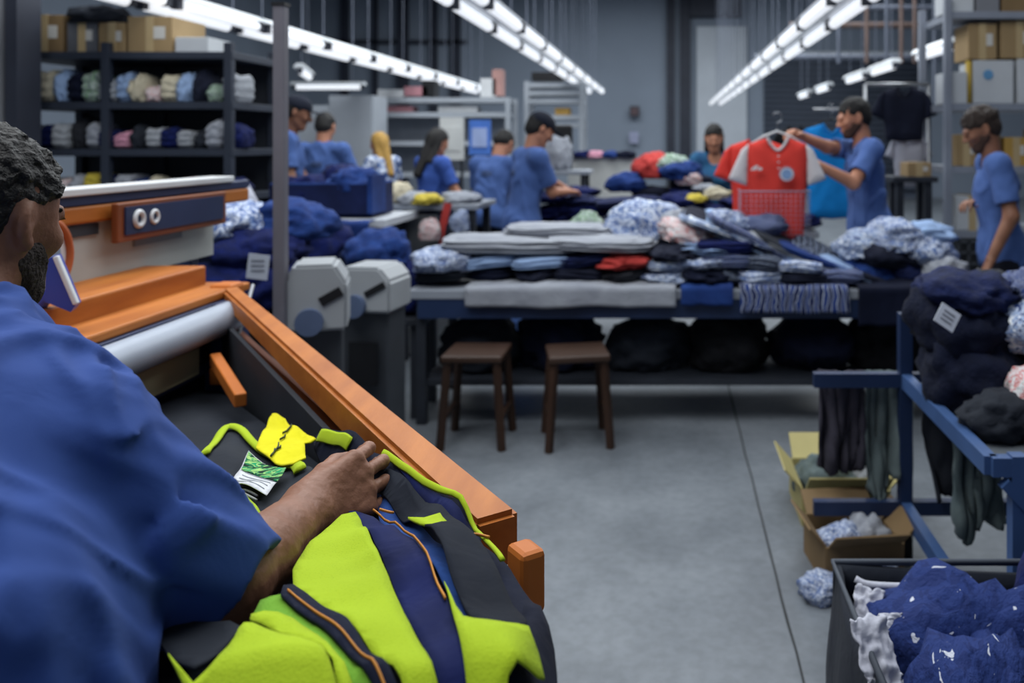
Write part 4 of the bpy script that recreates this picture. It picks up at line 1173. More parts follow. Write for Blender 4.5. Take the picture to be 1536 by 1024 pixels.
# things stored below it
for i, (x, s, c) in enumerate(((-1.05, (.42, .5, .26), 'charcoal'), (-.6, (.44, .5, .3), 'dark navy'), (-.12, (.42, .5, .26), 'charcoal'), (.34, (.44, .5, .3), 'black'), (.82, (.44, .5, .28), 'dark navy'), (1.28, (.42, .5, .3), 'black'))):
    garment('crumple', (x, 4.92, .24), s, i, FAB[c][0], '%s bundle on the low shelf, %s from the post end of the sorting table' % (c, ORD[i]), 'bundles under the sorting table', name='garment_bundle')
for i, x in enumerate((-.95, -.45)):
    r = thing('wooden_stool', 'dark wooden stool pushed under the sorting table, %s from the grey motor box' % ORD[i], 'stool', (0, 0, 0), 'stools by the sorting table')
    obj('seat', B((0, 0, .44), (.30, .30, .035), None, .01), mat('dark wood', (56, 38, 28), 0.5, 0.2, 5), r, False)
    for sx in (-1, 1):
        for sy in (-1, 1): obj('leg', bar(bmesh.new(), (sx * .12, sy * .12, .43), (sx * .15, sy * .15, 0), .03, .03), mat('dark wood', (56, 38, 28)), r, False)
    for sx in (-1, 1): obj('stretcher', bar(bmesh.new(), (sx * .14, -.14, .15), (sx * .14, .14, .15), .02, .02), mat('dark wood', (56, 38, 28)), r, False)
    r.location = (x, 4.35, 0); r.rotation_euler = (0, 0, .2 * i)

# ---------------------------------------------------------------- middle table with navy heaps
table('cutting_table', 'broad work table under heaps of navy garments beside the man in the dark cap', -1.15, 1.12, 6.35, 7.1, .84, TABG, LEGD, .05, BLUED)
G2 = 'navy garments on the cutting table'
heap('cap man, front row', [-.85, -.62, -.38, -.14, .10, .34, .58, .82, 1.0], 6.55, .86, ['navy', 'dark navy', 'navy', 'navy'], [2, 3, 3, 3, 3, 2, 3, 2, 1], (.34, .42, .085), group=G2)
heap('cap man, back row', [-.70, -.10, .18, .80], 6.92, .86, ['navy', 'dark navy'], [3, 3, 4, 2], (.34, .36, .10), group=G2)
for x, y, z, s, c, lab in ((-.32, 6.9, 1.10, (.34, .3, .14), 'royal blue', 'royal blue crumpled garment on the navy stacks near the white partition'), (.12, 6.85, 1.20, (.34, .3, .14), 'royal blue', 'royal blue top thrown on the tallest navy stack'), (-.12, 6.98, 1.2, (.34, .3, .2), 'red', 'red garment half under the green one behind the navy stacks'), (.02, 6.95, 1.25, (.34, .3, .14), 'green and white', 'green and white crumpled garment crowning the navy heap'), (.18, 6.8, 1.16, (.2, .2, .10), 'white and red printed', 'white and red garment beside the crowning green one'), (.62, 6.6, 1.10, (.34, .2, .08), 'yellow', 'yellow cloth strip on the navy stacks beside the red shirt'), (.38, 6.6, 1.06, (.2, .18, .09), 'cream', 'small cream bundle next to the yellow strip on the navy stacks'), (.22, 6.42, 1.05, (.18, .16, .06), 'yellow', 'small lime yellow scrap on the front navy stack'), (.30, 6.75, 1.12, (.26, .16, .05), 'pale grey', 'pale grey folded piece lying flat on the navy stacks'), (-.9, 6.5, 1.04, (.3, .26, .08), 'navy', 'navy crumpled piece under the hand of the dark cap man')):
    garment('crumple', (x, y, z), s, random.uniform(0, 3), FAB[c][0], lab, None)
bd = thing('white_partition', 'low white partition board standing behind the navy stacks', 'partition', tuple(W(908, 285, 8.6)))
p0, p1 = W(852, 240, 8.6), W(966, 290, 8.6)
obj('board', B(((p0.x + p1.x) / 2, 8.6, p0.z - .24), (p1.x - p0.x, .04, .48)), mat('white board', (196, 198, 196), 0.5, 0.04), bd, False)
obj('edge_trim', B(((p0.x + p1.x) / 2, 8.6, p0.z + .01), (p1.x - p0.x + .02, .06, .025)), STEEL, bd, False)
for x in (p0.x + .04, p1.x - .04): obj('leg', B((x, 8.6, (p0.z - .48) / 2), (.05, .05, p0.z - .48)), LEGD, bd, False)
for i, (px, c) in enumerate(((875, 'navy'), (893, 'pink'), (915, 'royal blue'), (940, 'dark navy'))):
    q = W(px, 240, 8.6)
    garment('crumple', (q.x, 8.6, p0.z + .02), (.2, .16, .07), i, FAB[c][0], '%s scrap lying along the top of the white partition' % c, 'scraps on the partition')

# ---------------------------------------------------------------- red shirt on its hanger
def shirt_pts(w, h, sl):
    """half outline of a short-sleeved shirt, origin at the neck, z down negative"""
    return dict(body=[(-.075 * w / .5, 0), (-.04 * w / .5, -.05), (0, -.075), (.04 * w / .5, -.05), (.075 * w / .5, 0), (w * .40, -.035), (w * .42, -.12), (w * .40, -.26), (w * .38, -h * .7), (w * .36, -h), (0, -h - .012), (-w * .36, -h), (-w * .38, -h * .7), (-w * .40, -.26), (-w * .42, -.12), (-w * .40, -.035)],
                sleeve=[(w * .39, -.03), (w * .50, -.07), (w * .50 + sl * .45, -sl - .07), (w * .50 + sl * .45 - .11, -sl - .11), (w * .415, -.19)])
def flat_cloth(name, poly, at_, m, parent, th=.03, step=.02, seed=0, fold=.012, y0=0.0):
    V, Fc = fill2d([Vector(p) for p in poly], step)
    P = np.array([(p[0], p[1]) for p in poly])
    def edge(v):
        d = 9
        for i in range(len(P)):
            a, b = P[i], P[(i + 1) % len(P)]; ab = b - a; t = np.clip(((v[0] - a[0]) * ab[0] + (v[1] - a[1]) * ab[1]) / (ab @ ab), 0, 1)
            d = min(d, math.hypot(v[0] - a[0] - t * ab[0], v[1] - a[1] - t * ab[1]))
        return min(1, d / .06)
    def top(v):
        e = edge(v); n = noise.noise(Vector((v[0] * 9, v[1] * 3, seed))); n2 = noise.noise(Vector((v[0] * 22, v[1] * 9, seed + 3)))
        return Vector(at_) + Vector((v[0], y0 - th * math.sqrt(e) - (fold * n + fold * .4 * n2) * e, v[1]))
    vs, fs = slab(V, Fc, top, lambda v: (0, th * .5 + th * 1.4 * math.sqrt(edge(v)), 0))
    return obj(name, (vs, fs), m, parent)
def hanging_shirt(label, at_, w, h, m, sleeve_m=None, sl=.18, group=None, seed=0, name='hanging_shirt', sleeves=True):
    r = thing(name, label, 'shirt', tuple(at_), group)
    s = shirt_pts(w, h, sl)
    bo = flat_cloth('shirt_body', s['body'], at_, m, r, .03, .022, seed)
    if sleeves:
        for k in (-1, 1): flat_cloth('sleeve', [(x * k, z) for x, z in s['sleeve']], at_, sleeve_m or m, r, .022, .02, seed + k, .008)
    cb = [(-.075 * w / .5, .004), (-.04 * w / .5, -.046), (0, -.071), (.04 * w / .5, -.046), (.075 * w / .5, .004)]
    obj('collar', path(bmesh.new(), catmull([Vector(at_) + Vector((x, -.022, z)) for x, z in cb], 5, False), .009), sleeve_m or m, r)
    return r
def hanger(label, at_, w, m, group=None):
    r = thing('coat_hanger', label, 'hanger', tuple(at_), group)
    a = Vector(at_)
    obj('hanger_bar', path(bmesh.new(), [a + Vector(p) for p in ((-w * .38, .0, -.035), (-w * .2, 0, .01), (0, 0, .04), (w * .2, 0, .01), (w * .38, 0, -.035))], .007), m, r)
    obj('hook', path(bmesh.new(), [a + Vector((.03 * math.sin(t) if t > 0 else 0, 0, .04 + .05 + (.03 * (1 - math.cos(t)) if t > 0 else t * .02))) for t in (-2.4, -1.2, 0, .6, 1.2, 1.8, 2.4, 3.0, 3.6, 4.2)], .003, 6), STEEL, r)
    return r
REDC = cloth('red shirt cloth', (206, 62, 54), 0.08, fold=0.3); WSL = cloth('white sleeve cloth', (196, 192, 194), 0.05, fold=0.3)
RA = W(1166, 207, 5.06)
RS = hanging_shirt('red sports shirt with white sleeves, crest and chest mark held up over the sorting table', RA, .42, .605, REDC, WSL, .17, seed=4)
def disc(bm, c, r, n=24):
    return tube(bm, Vector(c) + Vector((0, .001, 0)), Vector(c) + Vector((0, -.003, 0)), r, n=n)
cc = W(1180, 261, 4.985)
e_ = obj('crest', disc(bmesh.new(), cc, .047), mat('crest white', (186, 192, 204), 0.6, 0.05), RS, False)
obj('crest_ring', ring(bmesh.new(), cc + Vector((0, -.002, 0)), .043, .004, 'Y', 30, 6), mat('crest red', (170, 60, 70)), e_)
obj('crest_core', disc(bmesh.new(), cc + Vector((0, -.0035, 0)), .028), mat('crest blue', (122, 150, 190), 0.6, 0.12, 60), e_, False)
lc = W(1134, 252, 4.985)
lg = bmesh.new()
prism(lg, [lc + Vector(p) for p in ((-.034, 0, -.012), (.0, 0, -.012), (.014, 0, .014), (.002, 0, .018), (-.02, 0, .004))], (0, -.003, 0))
prism(lg, [lc + Vector(p) for p in ((.006, 0, -.012), (.034, 0, -.012), (.036, 0, .0), (.018, 0, .008))], (0, -.003, 0))
obj('chest_mark', lg, mat('print white', (206, 200, 202), 0.6, 0.04), RS, False)
kb = bmesh.new()
for i in range(3): prism(kb, [RA + Vector((x, -.052, z)) for x, z in ((-.006, -.10 - .035 * i), (.006, -.10 - .035 * i), (.006, -.108 - .035 * i), (-.006, -.108 - .035 * i))], (0, -.004, 0))
obj('button', kb, WSL, RS, False)
hanger('white hanger carrying the red sports shirt', RA + Vector((0, .012, -.0)), .40, WHITEM)
# wire basket front of the shirt
WB = thing('wire_basket', 'open wire basket of thin pale blue wires standing on the pile before the red shirt', 'basket', tuple(W(1166, 350, 4.97)))
WIRE = mat('pale blue wire', (140, 140, 160), 0.5, 0.05)
bm = bmesh.new()
p0, p1 = W(1112, 287, 4.96), W(1216, 352, 4.96)
for i in range(15):
    x = p0.x + (p1.x - p0.x) * i / 14; tube(bm, (x, 4.96, p0.z), (x, 4.96, p1.z),   .0011, n=5)
for i in range(10):
    z = p0.z + (p1.z - p0.z) * i / 9; tube(bm, (p0.x, 4.96, z), (p1.x, 4.96, z),   .0011, n=5)
obj('front_mesh', bm, WIRE, WB)
for x in (p0.x, p1.x):
    bm = bmesh.new()
    for i in range(5): tube(bm, (x, 4.96 + .05 * i, p0.z), (x, 4.96 + .05 * i, p1.z),   .0011, n=5)
    for i in range(10): z = p0.z + (p1.z - p0.z) * i / 9; tube(bm, (x, 4.96, z), (x, 5.18, z),   .0011, n=5)
    obj('side_mesh', bm, WIRE, WB)
obj('rim', path(bmesh.new(), [(p0.x, 5.18, p0.z), (p0.x, 4.96, p0.z), (p1.x, 4.96, p0.z), (p1.x, 5.18, p0.z)], .004, 6), WIRE, WB)
hanging_shirt('second red shirt hanging just behind the white-sleeved one', RA + Vector((-.09, .26, -.01)), .40, .50, REDC, None, .15, seed=9)

# ---------------------------------------------------------------- garment rail with hanging clothes
GR = thing('garment_rail', 'steel garment rail carrying the cyan shirt and dark jacket behind the bearded shirt holder', 'rail', (1.4, 6.55, 0))
obj('side_arm', T((1.10, 6.5, 1.74), (1.52, 6.5, 1.74), .010), STEEL, GR)
obj('top_bar', T((1.50, 6.55, 1.93), (1.98, 6.55, 1.93), .015), STEEL, GR)
for x in (1.50, 1.98):
    obj('upright', T((x, 6.55, 0), (x, 6.55, 1.93), .015), STEEL, GR)
    obj('foot', bar(bmesh.new(), (x, 6.3, .02), (x, 6.8, .02), .04, .04), STEEL, GR, False)
CYAN = cloth('cyan shirt cloth', (22, 126, 200), 0.1, fold=0.4)
c1 = W(1247, 186, 6.5); c1.z = 1.63
hanging_shirt('bright cyan sports shirt on the garment rail beside the shirt holder\'s face', c1, .46, .70, CYAN, None, .16, seed=12)
hanger('dark hanger inside the cyan shirt', c1 + Vector((0, .012, 0)), .40, BLACKM)
obj_ = hanging_shirt('dark navy padded jacket hanging behind the shirt holder\'s head', W(1356, 130, 6.5), .38, .40, FAB['dark navy'][1], None, .14, seed=15, name='hanging_jacket')
hanging_shirt('white shirt hanging under the dark jacket on the rail', W(1364, 200, 6.56), .28, .40, cloth('white cotton', (168, 170, 182), 0.06), None, .1, seed=18)
hanging_shirt('black garment hanging between the red and cyan shirts', W(1192, 190, 6.56), .30, .5, FAB['black'][0], None, .12, seed=21)
carton('cardboard_box', 'small brown box under the white shirt by the grey shelf upright', Vector((1.80, 6.27, W(1392, 262, 6.5).z)), (.17, .2, .10), KRAFT)
table('side_bench', 'dark narrow bench under the small brown box by the shelf', 1.60, 1.92, 6.12, 6.42, W(1392, 262, 6.5).z, LEGD, LEGD)
garment('crumple', (1.76, 6.24, 0), (.3, .26, .5), .2, FAB['black'][0], 'tall black garment bundle on the floor under the dark bench', None)

# ---------------------------------------------------------------- shelving at the rack side
SH = thing('shelving_unit', 'grey steel shelving unit loaded with white and brown boxes behind the man at the edge', 'shelf', (2.6, 6.4, 0))
SHM = mat('grey shelf steel', (128, 134, 146), 0.5, 0.08, 5)
X0, X1, Y0, Y1 = 1.96, 3.6, 6.05, 6.65
for x in (X0, X1):
    for y in (Y0, Y1): obj('upright', B((x, y, 1.25), (.05, .05, 2.5), None, .003), SHM, SH, False)
for z in (.3, .85, 1.3, 1.74, 2.38): obj('shelf_board', B(((X0 + X1) / 2, (Y0 + Y1) / 2, z), (X1 - X0 - .04, Y1 - Y0 + .03, .05), None, .003), SHM, SH, False)
z1, z2 = 1.767, 2.408
BX = 'boxes on the shelving unit'
carton('white_box', 'white box with blue spot at the front of the shelf, under the brown cartons', (2.29, 6.22, z1), (.28, .3, .30), WCARD, 0, BX, tape=False)
obj('spot', disc(bmesh.new(), Vector((-.04, -.153, .2)), .035), mat('blue spot', (90, 140, 180)), bpy.data.objects['white_box'], False)
carton('white_box', 'plain white box further along the shelf than the spotted one', (2.64, 6.22, z1), (.36, .3, .31), WCARD, 0, BX, tape=False)
carton('white_box', 'narrow pale box at the upright end of the shelf, next to a yellow tube', (2.04, 6.22, z1), (.13, .3, .22), WCARD, 0, BX, tape=False)
carton('cardboard_box', 'brown carton stacked on the spotted white box', (2.22, 6.24, z1 + .31), (.20, .3, .25), KRAFT, 0, BX)
carton('cardboard_box', 'wider brown carton on the plain white box beside a dark drum', (2.48, 6.24, z1 + .318), (.26, .3, .26), KRAFT, 0, BX)
yt = thing('yellow_tube', 'short yellow cardboard tube standing beside the spotted white box', 'tube', (2.125, 6.1, z1), None)
obj('tube_body', T((2.125, 6.1, z1), (2.125, 6.1, z1 + .30), .022), mat('yellow tube', (176, 148, 60), 0.6, 0.1), yt); obj('tube_cap', T((2.125, 6.1, z1 + .30), (2.125, 6.1, z1 + .315), .024), KRAFT2, yt)
dm = thing('thread_drum', 'dark drum with brown core lying on the white boxes at the frame edge', 'drum', (2.76, 6.1, z1 + .32))
obj('drum_rim', ring(bmesh.new(), (2.74, 6.08, z1 + .45), .10, .035, 'Y'), mat('dark drum', (40, 38, 36), 0.6, 0.2), dm)
obj('drum_core', T((2.74, 6.06, z1 + .45), (2.74, 6.24, z1 + .45), .075, n=24), mat('brown core', (116, 78, 40), 0.6, 0.15), dm)
for i, (x, w_, h_, m, lab) in enumerate(((2.06, .18, .24, WCARD, 'white box on the upper shelf at its open end'), (2.25, .16, .24, mat('grey card', (118, 120, 126), 0.7, 0.05), 'grey box on the upper shelf between white and brown ones'), (2.44, .18, .26, KRAFT2, 'dark brown carton on the upper shelf beside the grey box'), (2.74, .36, .26, WCARD, 'big white box on the upper shelf beside the dark carton'))):
    carton('storage_box', lab, (x, 6.22, z2), (w_, .3, h_), m, 0, BX, tape=False)
for i, (x, z, s, m, lab) in enumerate(((2.10, 1.328, (.14, .26, .22), KRAFT, 'brown carton below the white boxes, next to the shelf upright'), (2.28, 1.328, (.12, .26, .28), KRAFT2, 'tall dark carton on the middle shelf by the curly-haired man'), (2.45, 1.328, (.16, .26, .2), mat('ochre card', (176, 140, 70)), 'ochre carton on the middle shelf beside the curly-haired man\'s head'), (2.7, 1.328, (.2, .26, .26), KRAFT, 'brown carton on the middle shelf beyond the curly-haired man\'s head'), (2.14, .878, (.22, .26, .24), WCARD, 'white box low on the shelf above the dark crate'))):
    carton('cardboard_box', lab, (x, 6.2, z), s, m, 0, BX)
gc = thing('plastic_crate', 'dark grey slotted crate on the lowest shelf behind the curly-haired man', 'crate', (2.3, 6.2, .33))
bm = bmesh.new()
for i in range(9):
    box(bm, (2.02 + .07 * i, 6.0, .58), (.018, .012, .48))
for i in range(7): box(bm, (2.30, 6.0, .35 + .076 * i), (.60, .012, .018))
obj('slotted_front', bm, mat('dark grey plastic', (62, 66, 72), 0.5, 0.1), gc, False)
obj('crate_box', B((2.30, 6.2, .58), (.58, .36, .48)), mat('black grey plastic', (34, 36, 40), 0.5, 0.1), gc, False)
garment('fold', (2.28, 6.2, 2.66), (.5, .3, .06), 0, FAB['cream'][0], 'flat cream bundle on top of the upper shelf boxes', None)

# ---------------------------------------------------------------- blue cart beside the aisle
CT = thing('blue_cart', 'blue steel cart with raised tray heaped with dark garments beside the aisle', 'cart', (1.45, 2.75, 0))
XA, XB, YA, YC = .86, 2.05, 2.30, 3.13
for z, m, nm in ((.64, BLUEP, 'tray_rail'), (.18, BLUEP, 'lower_rail')):
    for x in (XA, XB): obj(nm, bar(bmesh.new(), (x, YA if z > .3 else 1.95, z), (x, YC, z), .035, .05), m, CT, False)
    obj(nm, bar(bmesh.new(), (XA, YA, z), (XB, YA, z), .035, .05), BLUEP if z > .3 else BLUED, CT, False)
    obj(nm, bar(bmesh.new(), (XA - .33, YC, z), (XB, YC, z), .035, .05), BLUED, CT, False)
for x in (XA, XB): obj('post', B((x, YC, .44), (.045, .045, .88)), BLUED, CT, False)
for x in (XA + .07, XB): obj('post', B((x, YA, .37), (.04, .04, .60)), BLUEP, CT, False)
obj('brace', bar(bmesh.new(), (XA + .03, YA - .01, .60), (XA + .42, YA - .01, .20), .03, .03), BLUEP, CT, False)
obj('tray', B(((XA + XB) / 2, (YA + YC) / 2, .625), (XB - XA - .04, YC - YA - .04, .02)), mat('grey tray', (92, 98, 104), 0.5, 0.1), CT, False)
for x in (XA, XB):
    for y in (2.0, YC):
        c = obj('caster', T((x - .015, y, .05), (x + .015, y, .05), .05, n=20), BLACKM, CT, True, 40)
        obj('caster_fork', B((x, y, .12), (.045, .05, .09)), STEEL, c, False)
G3 = 'garments heaped on the blue cart'
CG = [(1.00, 2.86, .64, (.30, .42, .24), 'dark navy', 'at the far aisle corner of'), (1.30, 2.85, .64, (.34, .44, .24), 'black', 'in the middle of'), (.99, 2.55, .64, (.20, .26, .12), 'charcoal', 'at the front aisle corner of'),
      (1.16, 2.38, .64, (.30, .22, .15), 'black', 'at the front of'), (.98, 2.9, .80, (.28, .38, .22), 'dark navy', 'second layer on the aisle side of'), (1.26, 2.84, .82, (.36, .40, .2), 'white and blue printed', 'second layer on'),
      (1.17, 2.56, .64, (.28, .30, .22), 'white and red printed', 'bulging out of'), (1.00, 2.92, .94, (.32, .36, .12), 'navy', 'topmost on the aisle side of'), (1.30, 2.88, .95, (.36, .38, .13), 'navy and white striped', 'topmost on'), (1.14, 3.02, .90, (.26, .22, .14), 'charcoal', 'at the back of')]
for i, (x, y, z, s, c, t) in enumerate(CG):
    garment('crumple', (x, y, z), s, i * .9, FAB[c][i % len(FAB[c])], '%s crumpled garment %s the blue cart\'s heap' % (c, t), G3)
tg = thing('paper_tag', 'white square tag stuck on the dark garments of the blue cart', 'tag', tuple(W(1421, 476, 2.68)))
ct = W(1421, 476, 2.68)
Rg = Matrix.Rotation(.6, 3, 'Y') @ Matrix.Rotation(-.35, 3, 'X')
obj('tag_card', B(ct, (.07, .003, .065), Rg), mat('tag card', (186, 192, 204), 0.5, 0.04), tg, False)
for i in range(3): obj('tag_line', B(ct + Rg @ Vector((0, -.003, .015 - .014 * i)), (.04, .002, .005), Rg), mat('tag ink', (120, 124, 134)), tg, False)
def hang_cloth(label, x0, x1, y, z, drop, m, seed, group=None):
    nx, nz = 26, 20; vs, fs = [], []
    for j in range(nz + 1):
        for i in range(nx + 1):
            u, v = i / nx, j / nz
            x = x0 + (x1 - x0) * (.5 + (u - .5) * (1 - .16 * v - .06 * math.sin(v * 6 + seed)))
            n = noise.noise(Vector((u * 5, v * 1.2, seed))) + .4 * noise.noise(Vector((u * 12, v * 3, seed + 2)))
            vs.append((x, y - .10 * n * (.4 + v), z - drop * v * (1 + .28 * noise.noise(Vector((u * 2.2, seed, 0))))))
    w = nx + 1
    for j in range(nz):
        for i in range(nx): fs.append((j * w + i, j * w + i + 1, (j + 1) * w + i + 1, (j + 1) * w + i))
    o = obj('hanging_garment', (vs, fs), m); so = o.modifiers.new('thick', 'SOLIDIFY'); so.thickness = .012
    return tag(o, label, 'clothing', group)
hang_cloth('grey green trousers hanging from the blue cart above the open carton', .72, .90, 3.18, .66, .42, FAB['grey green'][0], 1)
hang_cloth('charcoal garment hanging in the dark between cart post and carton', .93, 1.18, 3.1, .64, .42, FAB['charcoal'][0], 2)
hang_cloth('grey green garment hanging under the cart tray by the post', .90, 1.08, 2.75, .62, .34, FAB['grey green'][0], 5)
hang_cloth('dark purple grey garment hanging at the aisle end of the cart rail', .55, .73, 3.18, .66, .36, cloth('dark mauve cloth', (58, 56, 66), 0.15), 7)
# cartons on the floor at the cart
CB = carton('cardboard_box', 'open brown carton with raised flaps on the floor under the blue cart', (.655, 3.06, 0), (.27, .26, .135), KRAFT2, .12, None, True)
for i, (x, y, z, s, c) in enumerate(((.61, 3.03, .05, (.15, .16, .11), 'white and blue printed'), (.71, 3.06, .05, (.15, .16, .12), 'pale grey'))):
    garment('crumple', (x, y, z), s, i, FAB[c][0], '%s garment stuffed into the open carton under the cart' % c, None)
for i, (x, y, s, c) in enumerate(((.51, 2.86, (.16, .14, .07), 'white and blue printed'), (.61, 2.82, (.14, .13, .06), 'navy'), (.71, 2.84, (.18, .15, .10), 'white and blue printed'))):
    garment('crumple', (x, y, 0), s, i * 2, FAB[c][i % 2], '%s scrap on the floor before the open carton, %s from the aisle' % (c, ORD[i]), 'scraps spilled from the open carton')
TB = carton('cardboard_tray', 'shallow yellowish carton tray on the floor behind the open brown carton', (.70, 3.55, 0), (.34, .34, .14), mat('yellow card', (166, 156, 104), 0.7, 0.06), 0, None, True)
garment('crumple', (.66, 3.55, .02), (.22, .28, .19), 1, FAB['grey green'][0], 'grey green garment lying in the shallow carton tray', None)
garment('crumple', (.79, 3.55, .02), (.16, .24, .17), 2, FAB['pale grey'][1], 'grey garment beside the green one in the shallow carton tray', None)

# ---------------------------------------------------------------- fabric bin at the corner
BN = thing('fabric_bin', 'dark fabric bin full of navy shirts standing by the floor joint', 'bin', (.85, 1.8, 0))
BINM = cloth('dark bin canvas', (44, 48, 56), 0.15, c2=(34, 38, 48))
def wall(p, q, h, t, m, name):
    vs, fs = [], []; n, k = 24, 12
    d = Vector(q) - Vector(p); nn = Vector((d.y, -d.x, 0)).normalized()
    for j in range(k + 1):
        for i in range(n + 1):
            u, v = i / n, j / k
            o_ = .02 * noise.noise(Vector((u * 4 + p[0], v * 2.5, p[1] * 7))) + .012 * math.sin(v * PI)
            vs.append(Vector(p) + d * u + nn * o_ + Vector((0, 0, h * v * (1 - .05 * math.sin(u * PI)))))
    w_ = n + 1
    for j in range(k):
        for i in range(n): fs.append((j * w_ + i, j * w_ + i + 1, (j + 1) * w_ + i + 1, (j + 1) * w_ + i))
    o = obj(name, (vs, fs), m, BN); so = o.modifiers.new('t', 'SOLIDIFY'); so.thickness = t; so.offset = -1
    return o
c4 = [(.40, 1.52, 0), (1.45, 1.52, 0), (1.42, 2.06, 0), (.395, 2.06, 0)]
for i, nm in enumerate(('near_side', 'end_side', 'far_side', 'aisle_side')):
    wall(c4[i], c4[(i + 1) % 4], .50, .012, BINM, nm)
obj('bottom', B((.91, 1.79, .012), (1.02, .52, .02)), BINM, BN, False)
obj('rim_tape', path(bmesh.new(), [Vector((x, y, .50 - .0)) for x, y, z in c4[2:] + c4[:1]], .008), mat('bin rim', (64, 70, 80), 0.7, 0.1), BN)
G4 = 'shirts overflowing the fabric bin'
PR = printed('navy with white print', [(30, 44, 92), (36, 52, 104), (190, 194, 206), (34, 48, 98)], 5, [0, .45, .66, .76])
for i, (x, y, z, s, m, lab) in enumerate(((.64, 1.86, .22, (.46, .34, .32), PR, 'navy shirt with white print filling the aisle end of the fabric bin'), (.60, 1.66, .22, (.36, .28, .30), PR, 'second navy printed shirt low in the near aisle corner of the fabric bin'),
        (1.00, 1.84, .26, (.54, .40, .36), NAVY, 'big navy cloth heaped highest in the middle of the fabric bin'), (.98, 1.66, .26, (.46, .28, .32), FAB['navy'][1], 'navy cloth slumped over the near side of the fabric bin'), (1.24, 1.8, .30, (.36, .44, .3), FAB['navy'][1], 'navy cloth at the outer end of the fabric bin'))):
    garment('crumple', (x, y, z), s, i * 1.1, m, lab, G4)
wp = cloth('white piping cloth', (178, 180, 192), 0.05, fold=.6)
def cloth_patch(name, label, c, w, h, tilt, rz, m, seed, cat='cloth'):
    """small crumpled sheet lying on a slope"""
    R = Matrix.Rotation(rz, 3, 'Z') @ Matrix.Rotation(tilt, 3, 'X')
    nx, ny = 22, 22; vs, fs = [], []
    for j in range(ny + 1):
        for i in range(nx + 1):
            u, v = i / nx - .5, j / ny - .5
            n = noise.noise(Vector((u * 3.4, v * 7, seed))) + .4 * noise.noise(Vector((u * 8, v * 12, seed + 4)))
            e = 1 + .28 * noise.noise(Vector((u * 4, v * 4, seed + 9)))
            vs.append(Vector(c) + R @ Vector((u * w * e, v * h * e, .035 * (w + h) * n * 2 + .012)))
    k = nx + 1
    for j in range(ny):
        for i in range(nx): fs.append((j * k + i, j * k + i + 1, (j + 1) * k + i + 1, (j + 1) * k + i))
    o = obj(name, (vs, fs), m); so = o.modifiers.new('t', 'SOLIDIFY'); so.thickness = .006
    return tag(o, label, cat)
tag(obj('white_tape', path(bmesh.new(), catmull([W(1283, 868, 2.02), W(1300, 876, 2.01), W(1340, 879, 2.0), W(1380, 879, 2.0), W(1424, 880, 2.0)], 4, False), .008), wp), 'white waistband tape lying along the far rim of the fabric bin', 'tape')
cloth_patch('white_cuff', 'white cuff hanging at the aisle corner of the fabric bin', W(1312, 980, 1.70), .075, .13, .9, .3, wp, 3)
cloth_patch('white_cuff', 'white cuff lying along the rim near the waistband tape of the bin', W(1300, 920, 1.92), .06, .10, .8, -.4, wp, 5)
cloth_patch('white_cuff', 'white printed strip standing between the navy cloths in the bin', W(1432, 902, 1.88), .055, .11, .9, .2, wp, 7)
cloth_patch('white_patch', 'small white patch in the middle of the printed shirts in the bin', W(1337, 936, 1.80), .05, .035, .7, .1, wp, 9)
cloth_patch('white_patch', 'tiny white patch beside the larger one on the printed shirts', W(1364, 938, 1.80), .03, .028, .7, .4, wp, 11)
# ---------------------------------------------------------------- storage rack behind the stooping man
RK = thing('storage_rack', 'tall dark steel storage rack with cartons on top behind the stooping man', 'rack', (-3.3, 5.7, 0))
RKM = mat('dark rack steel', (42, 48, 60), 0.5, 0.12, 4)
RX0, RX1, RY0, RY1 = -4.12, -2.72, 5.45, 6.05
for x in (RX0 + .03, (RX0 + RX1) / 2 - .1, RX1 - .03):
    for y in (RY0, RY1): obj('upright', B((x, y, 1.06), (.05, .05, 2.12), None, .003), RKM, RK, False)
DECK = (2.06, 1.745, 1.45, 1.16, .80, .35)
for z in DECK: obj('shelf_board', B(((RX0 + RX1) / 2, (RY0 + RY1) / 2, z - .02), (RX1 - RX0, RY1 - RY0 + .04, .045), None, .003), RKM, RK, False)
obj('back_panel', B(((RX0 + RX1) / 2, RY1 + .03, 1.05), (RX1 - RX0, .012, 2.0)), mat('dark rack back', (54, 58, 66), 0.7, 0.12, 5), RK, False)
G5 = 'cartons on top of the storage rack'
for x, w_, h_, m, lab in ((-3.95, .24, .24, KRAFT2, 'dark carton on the rack top beside the pale column'), (-3.71, .19, .20, mat('grey film bundle', (92, 94, 100), .4, .2), 'grey wrapped carton on the rack top, between two brown ones'), (-3.52, .17, .19, KRAFT, 'brown carton with label on the rack top, next to the grey wrapped one'), (-3.28, .28, .23, KRAFT, 'tall pale brown carton near the light end of the rack top')):
    carton('cardboard_box', lab, (x, 5.7, 2.063), (w_, .4, h_), m, 0, G5)
carton('white_box', 'flat white box at the light end of the rack top', (-3.02, 5.66, 2.063), (.21, .3, .10), WCARD, 0, G5, tape=False)
gb = garment('crumple', (-3.66, 5.6, 2.25), (.36, .34, .12), .4, FAB['charcoal'][0], 'dark film bundle thrown over the cartons on the rack top', None)
lev = {1.745: ('second', ['white and red printed', 'dark navy', 'pale blue', 'cream', 'green and white', 'cream', 'pale blue', 'pale grey'], .17), 1.45: ('third', ['pale grey', 'charcoal', 'pale grey', 'navy', 'pale grey', 'charcoal', 'pink', 'navy'], .16), 1.16: ('fourth', ['cream', 'pale grey', 'white and red printed', 'cream', 'yellow', 'royal blue', 'pale grey', 'navy'], .14)}
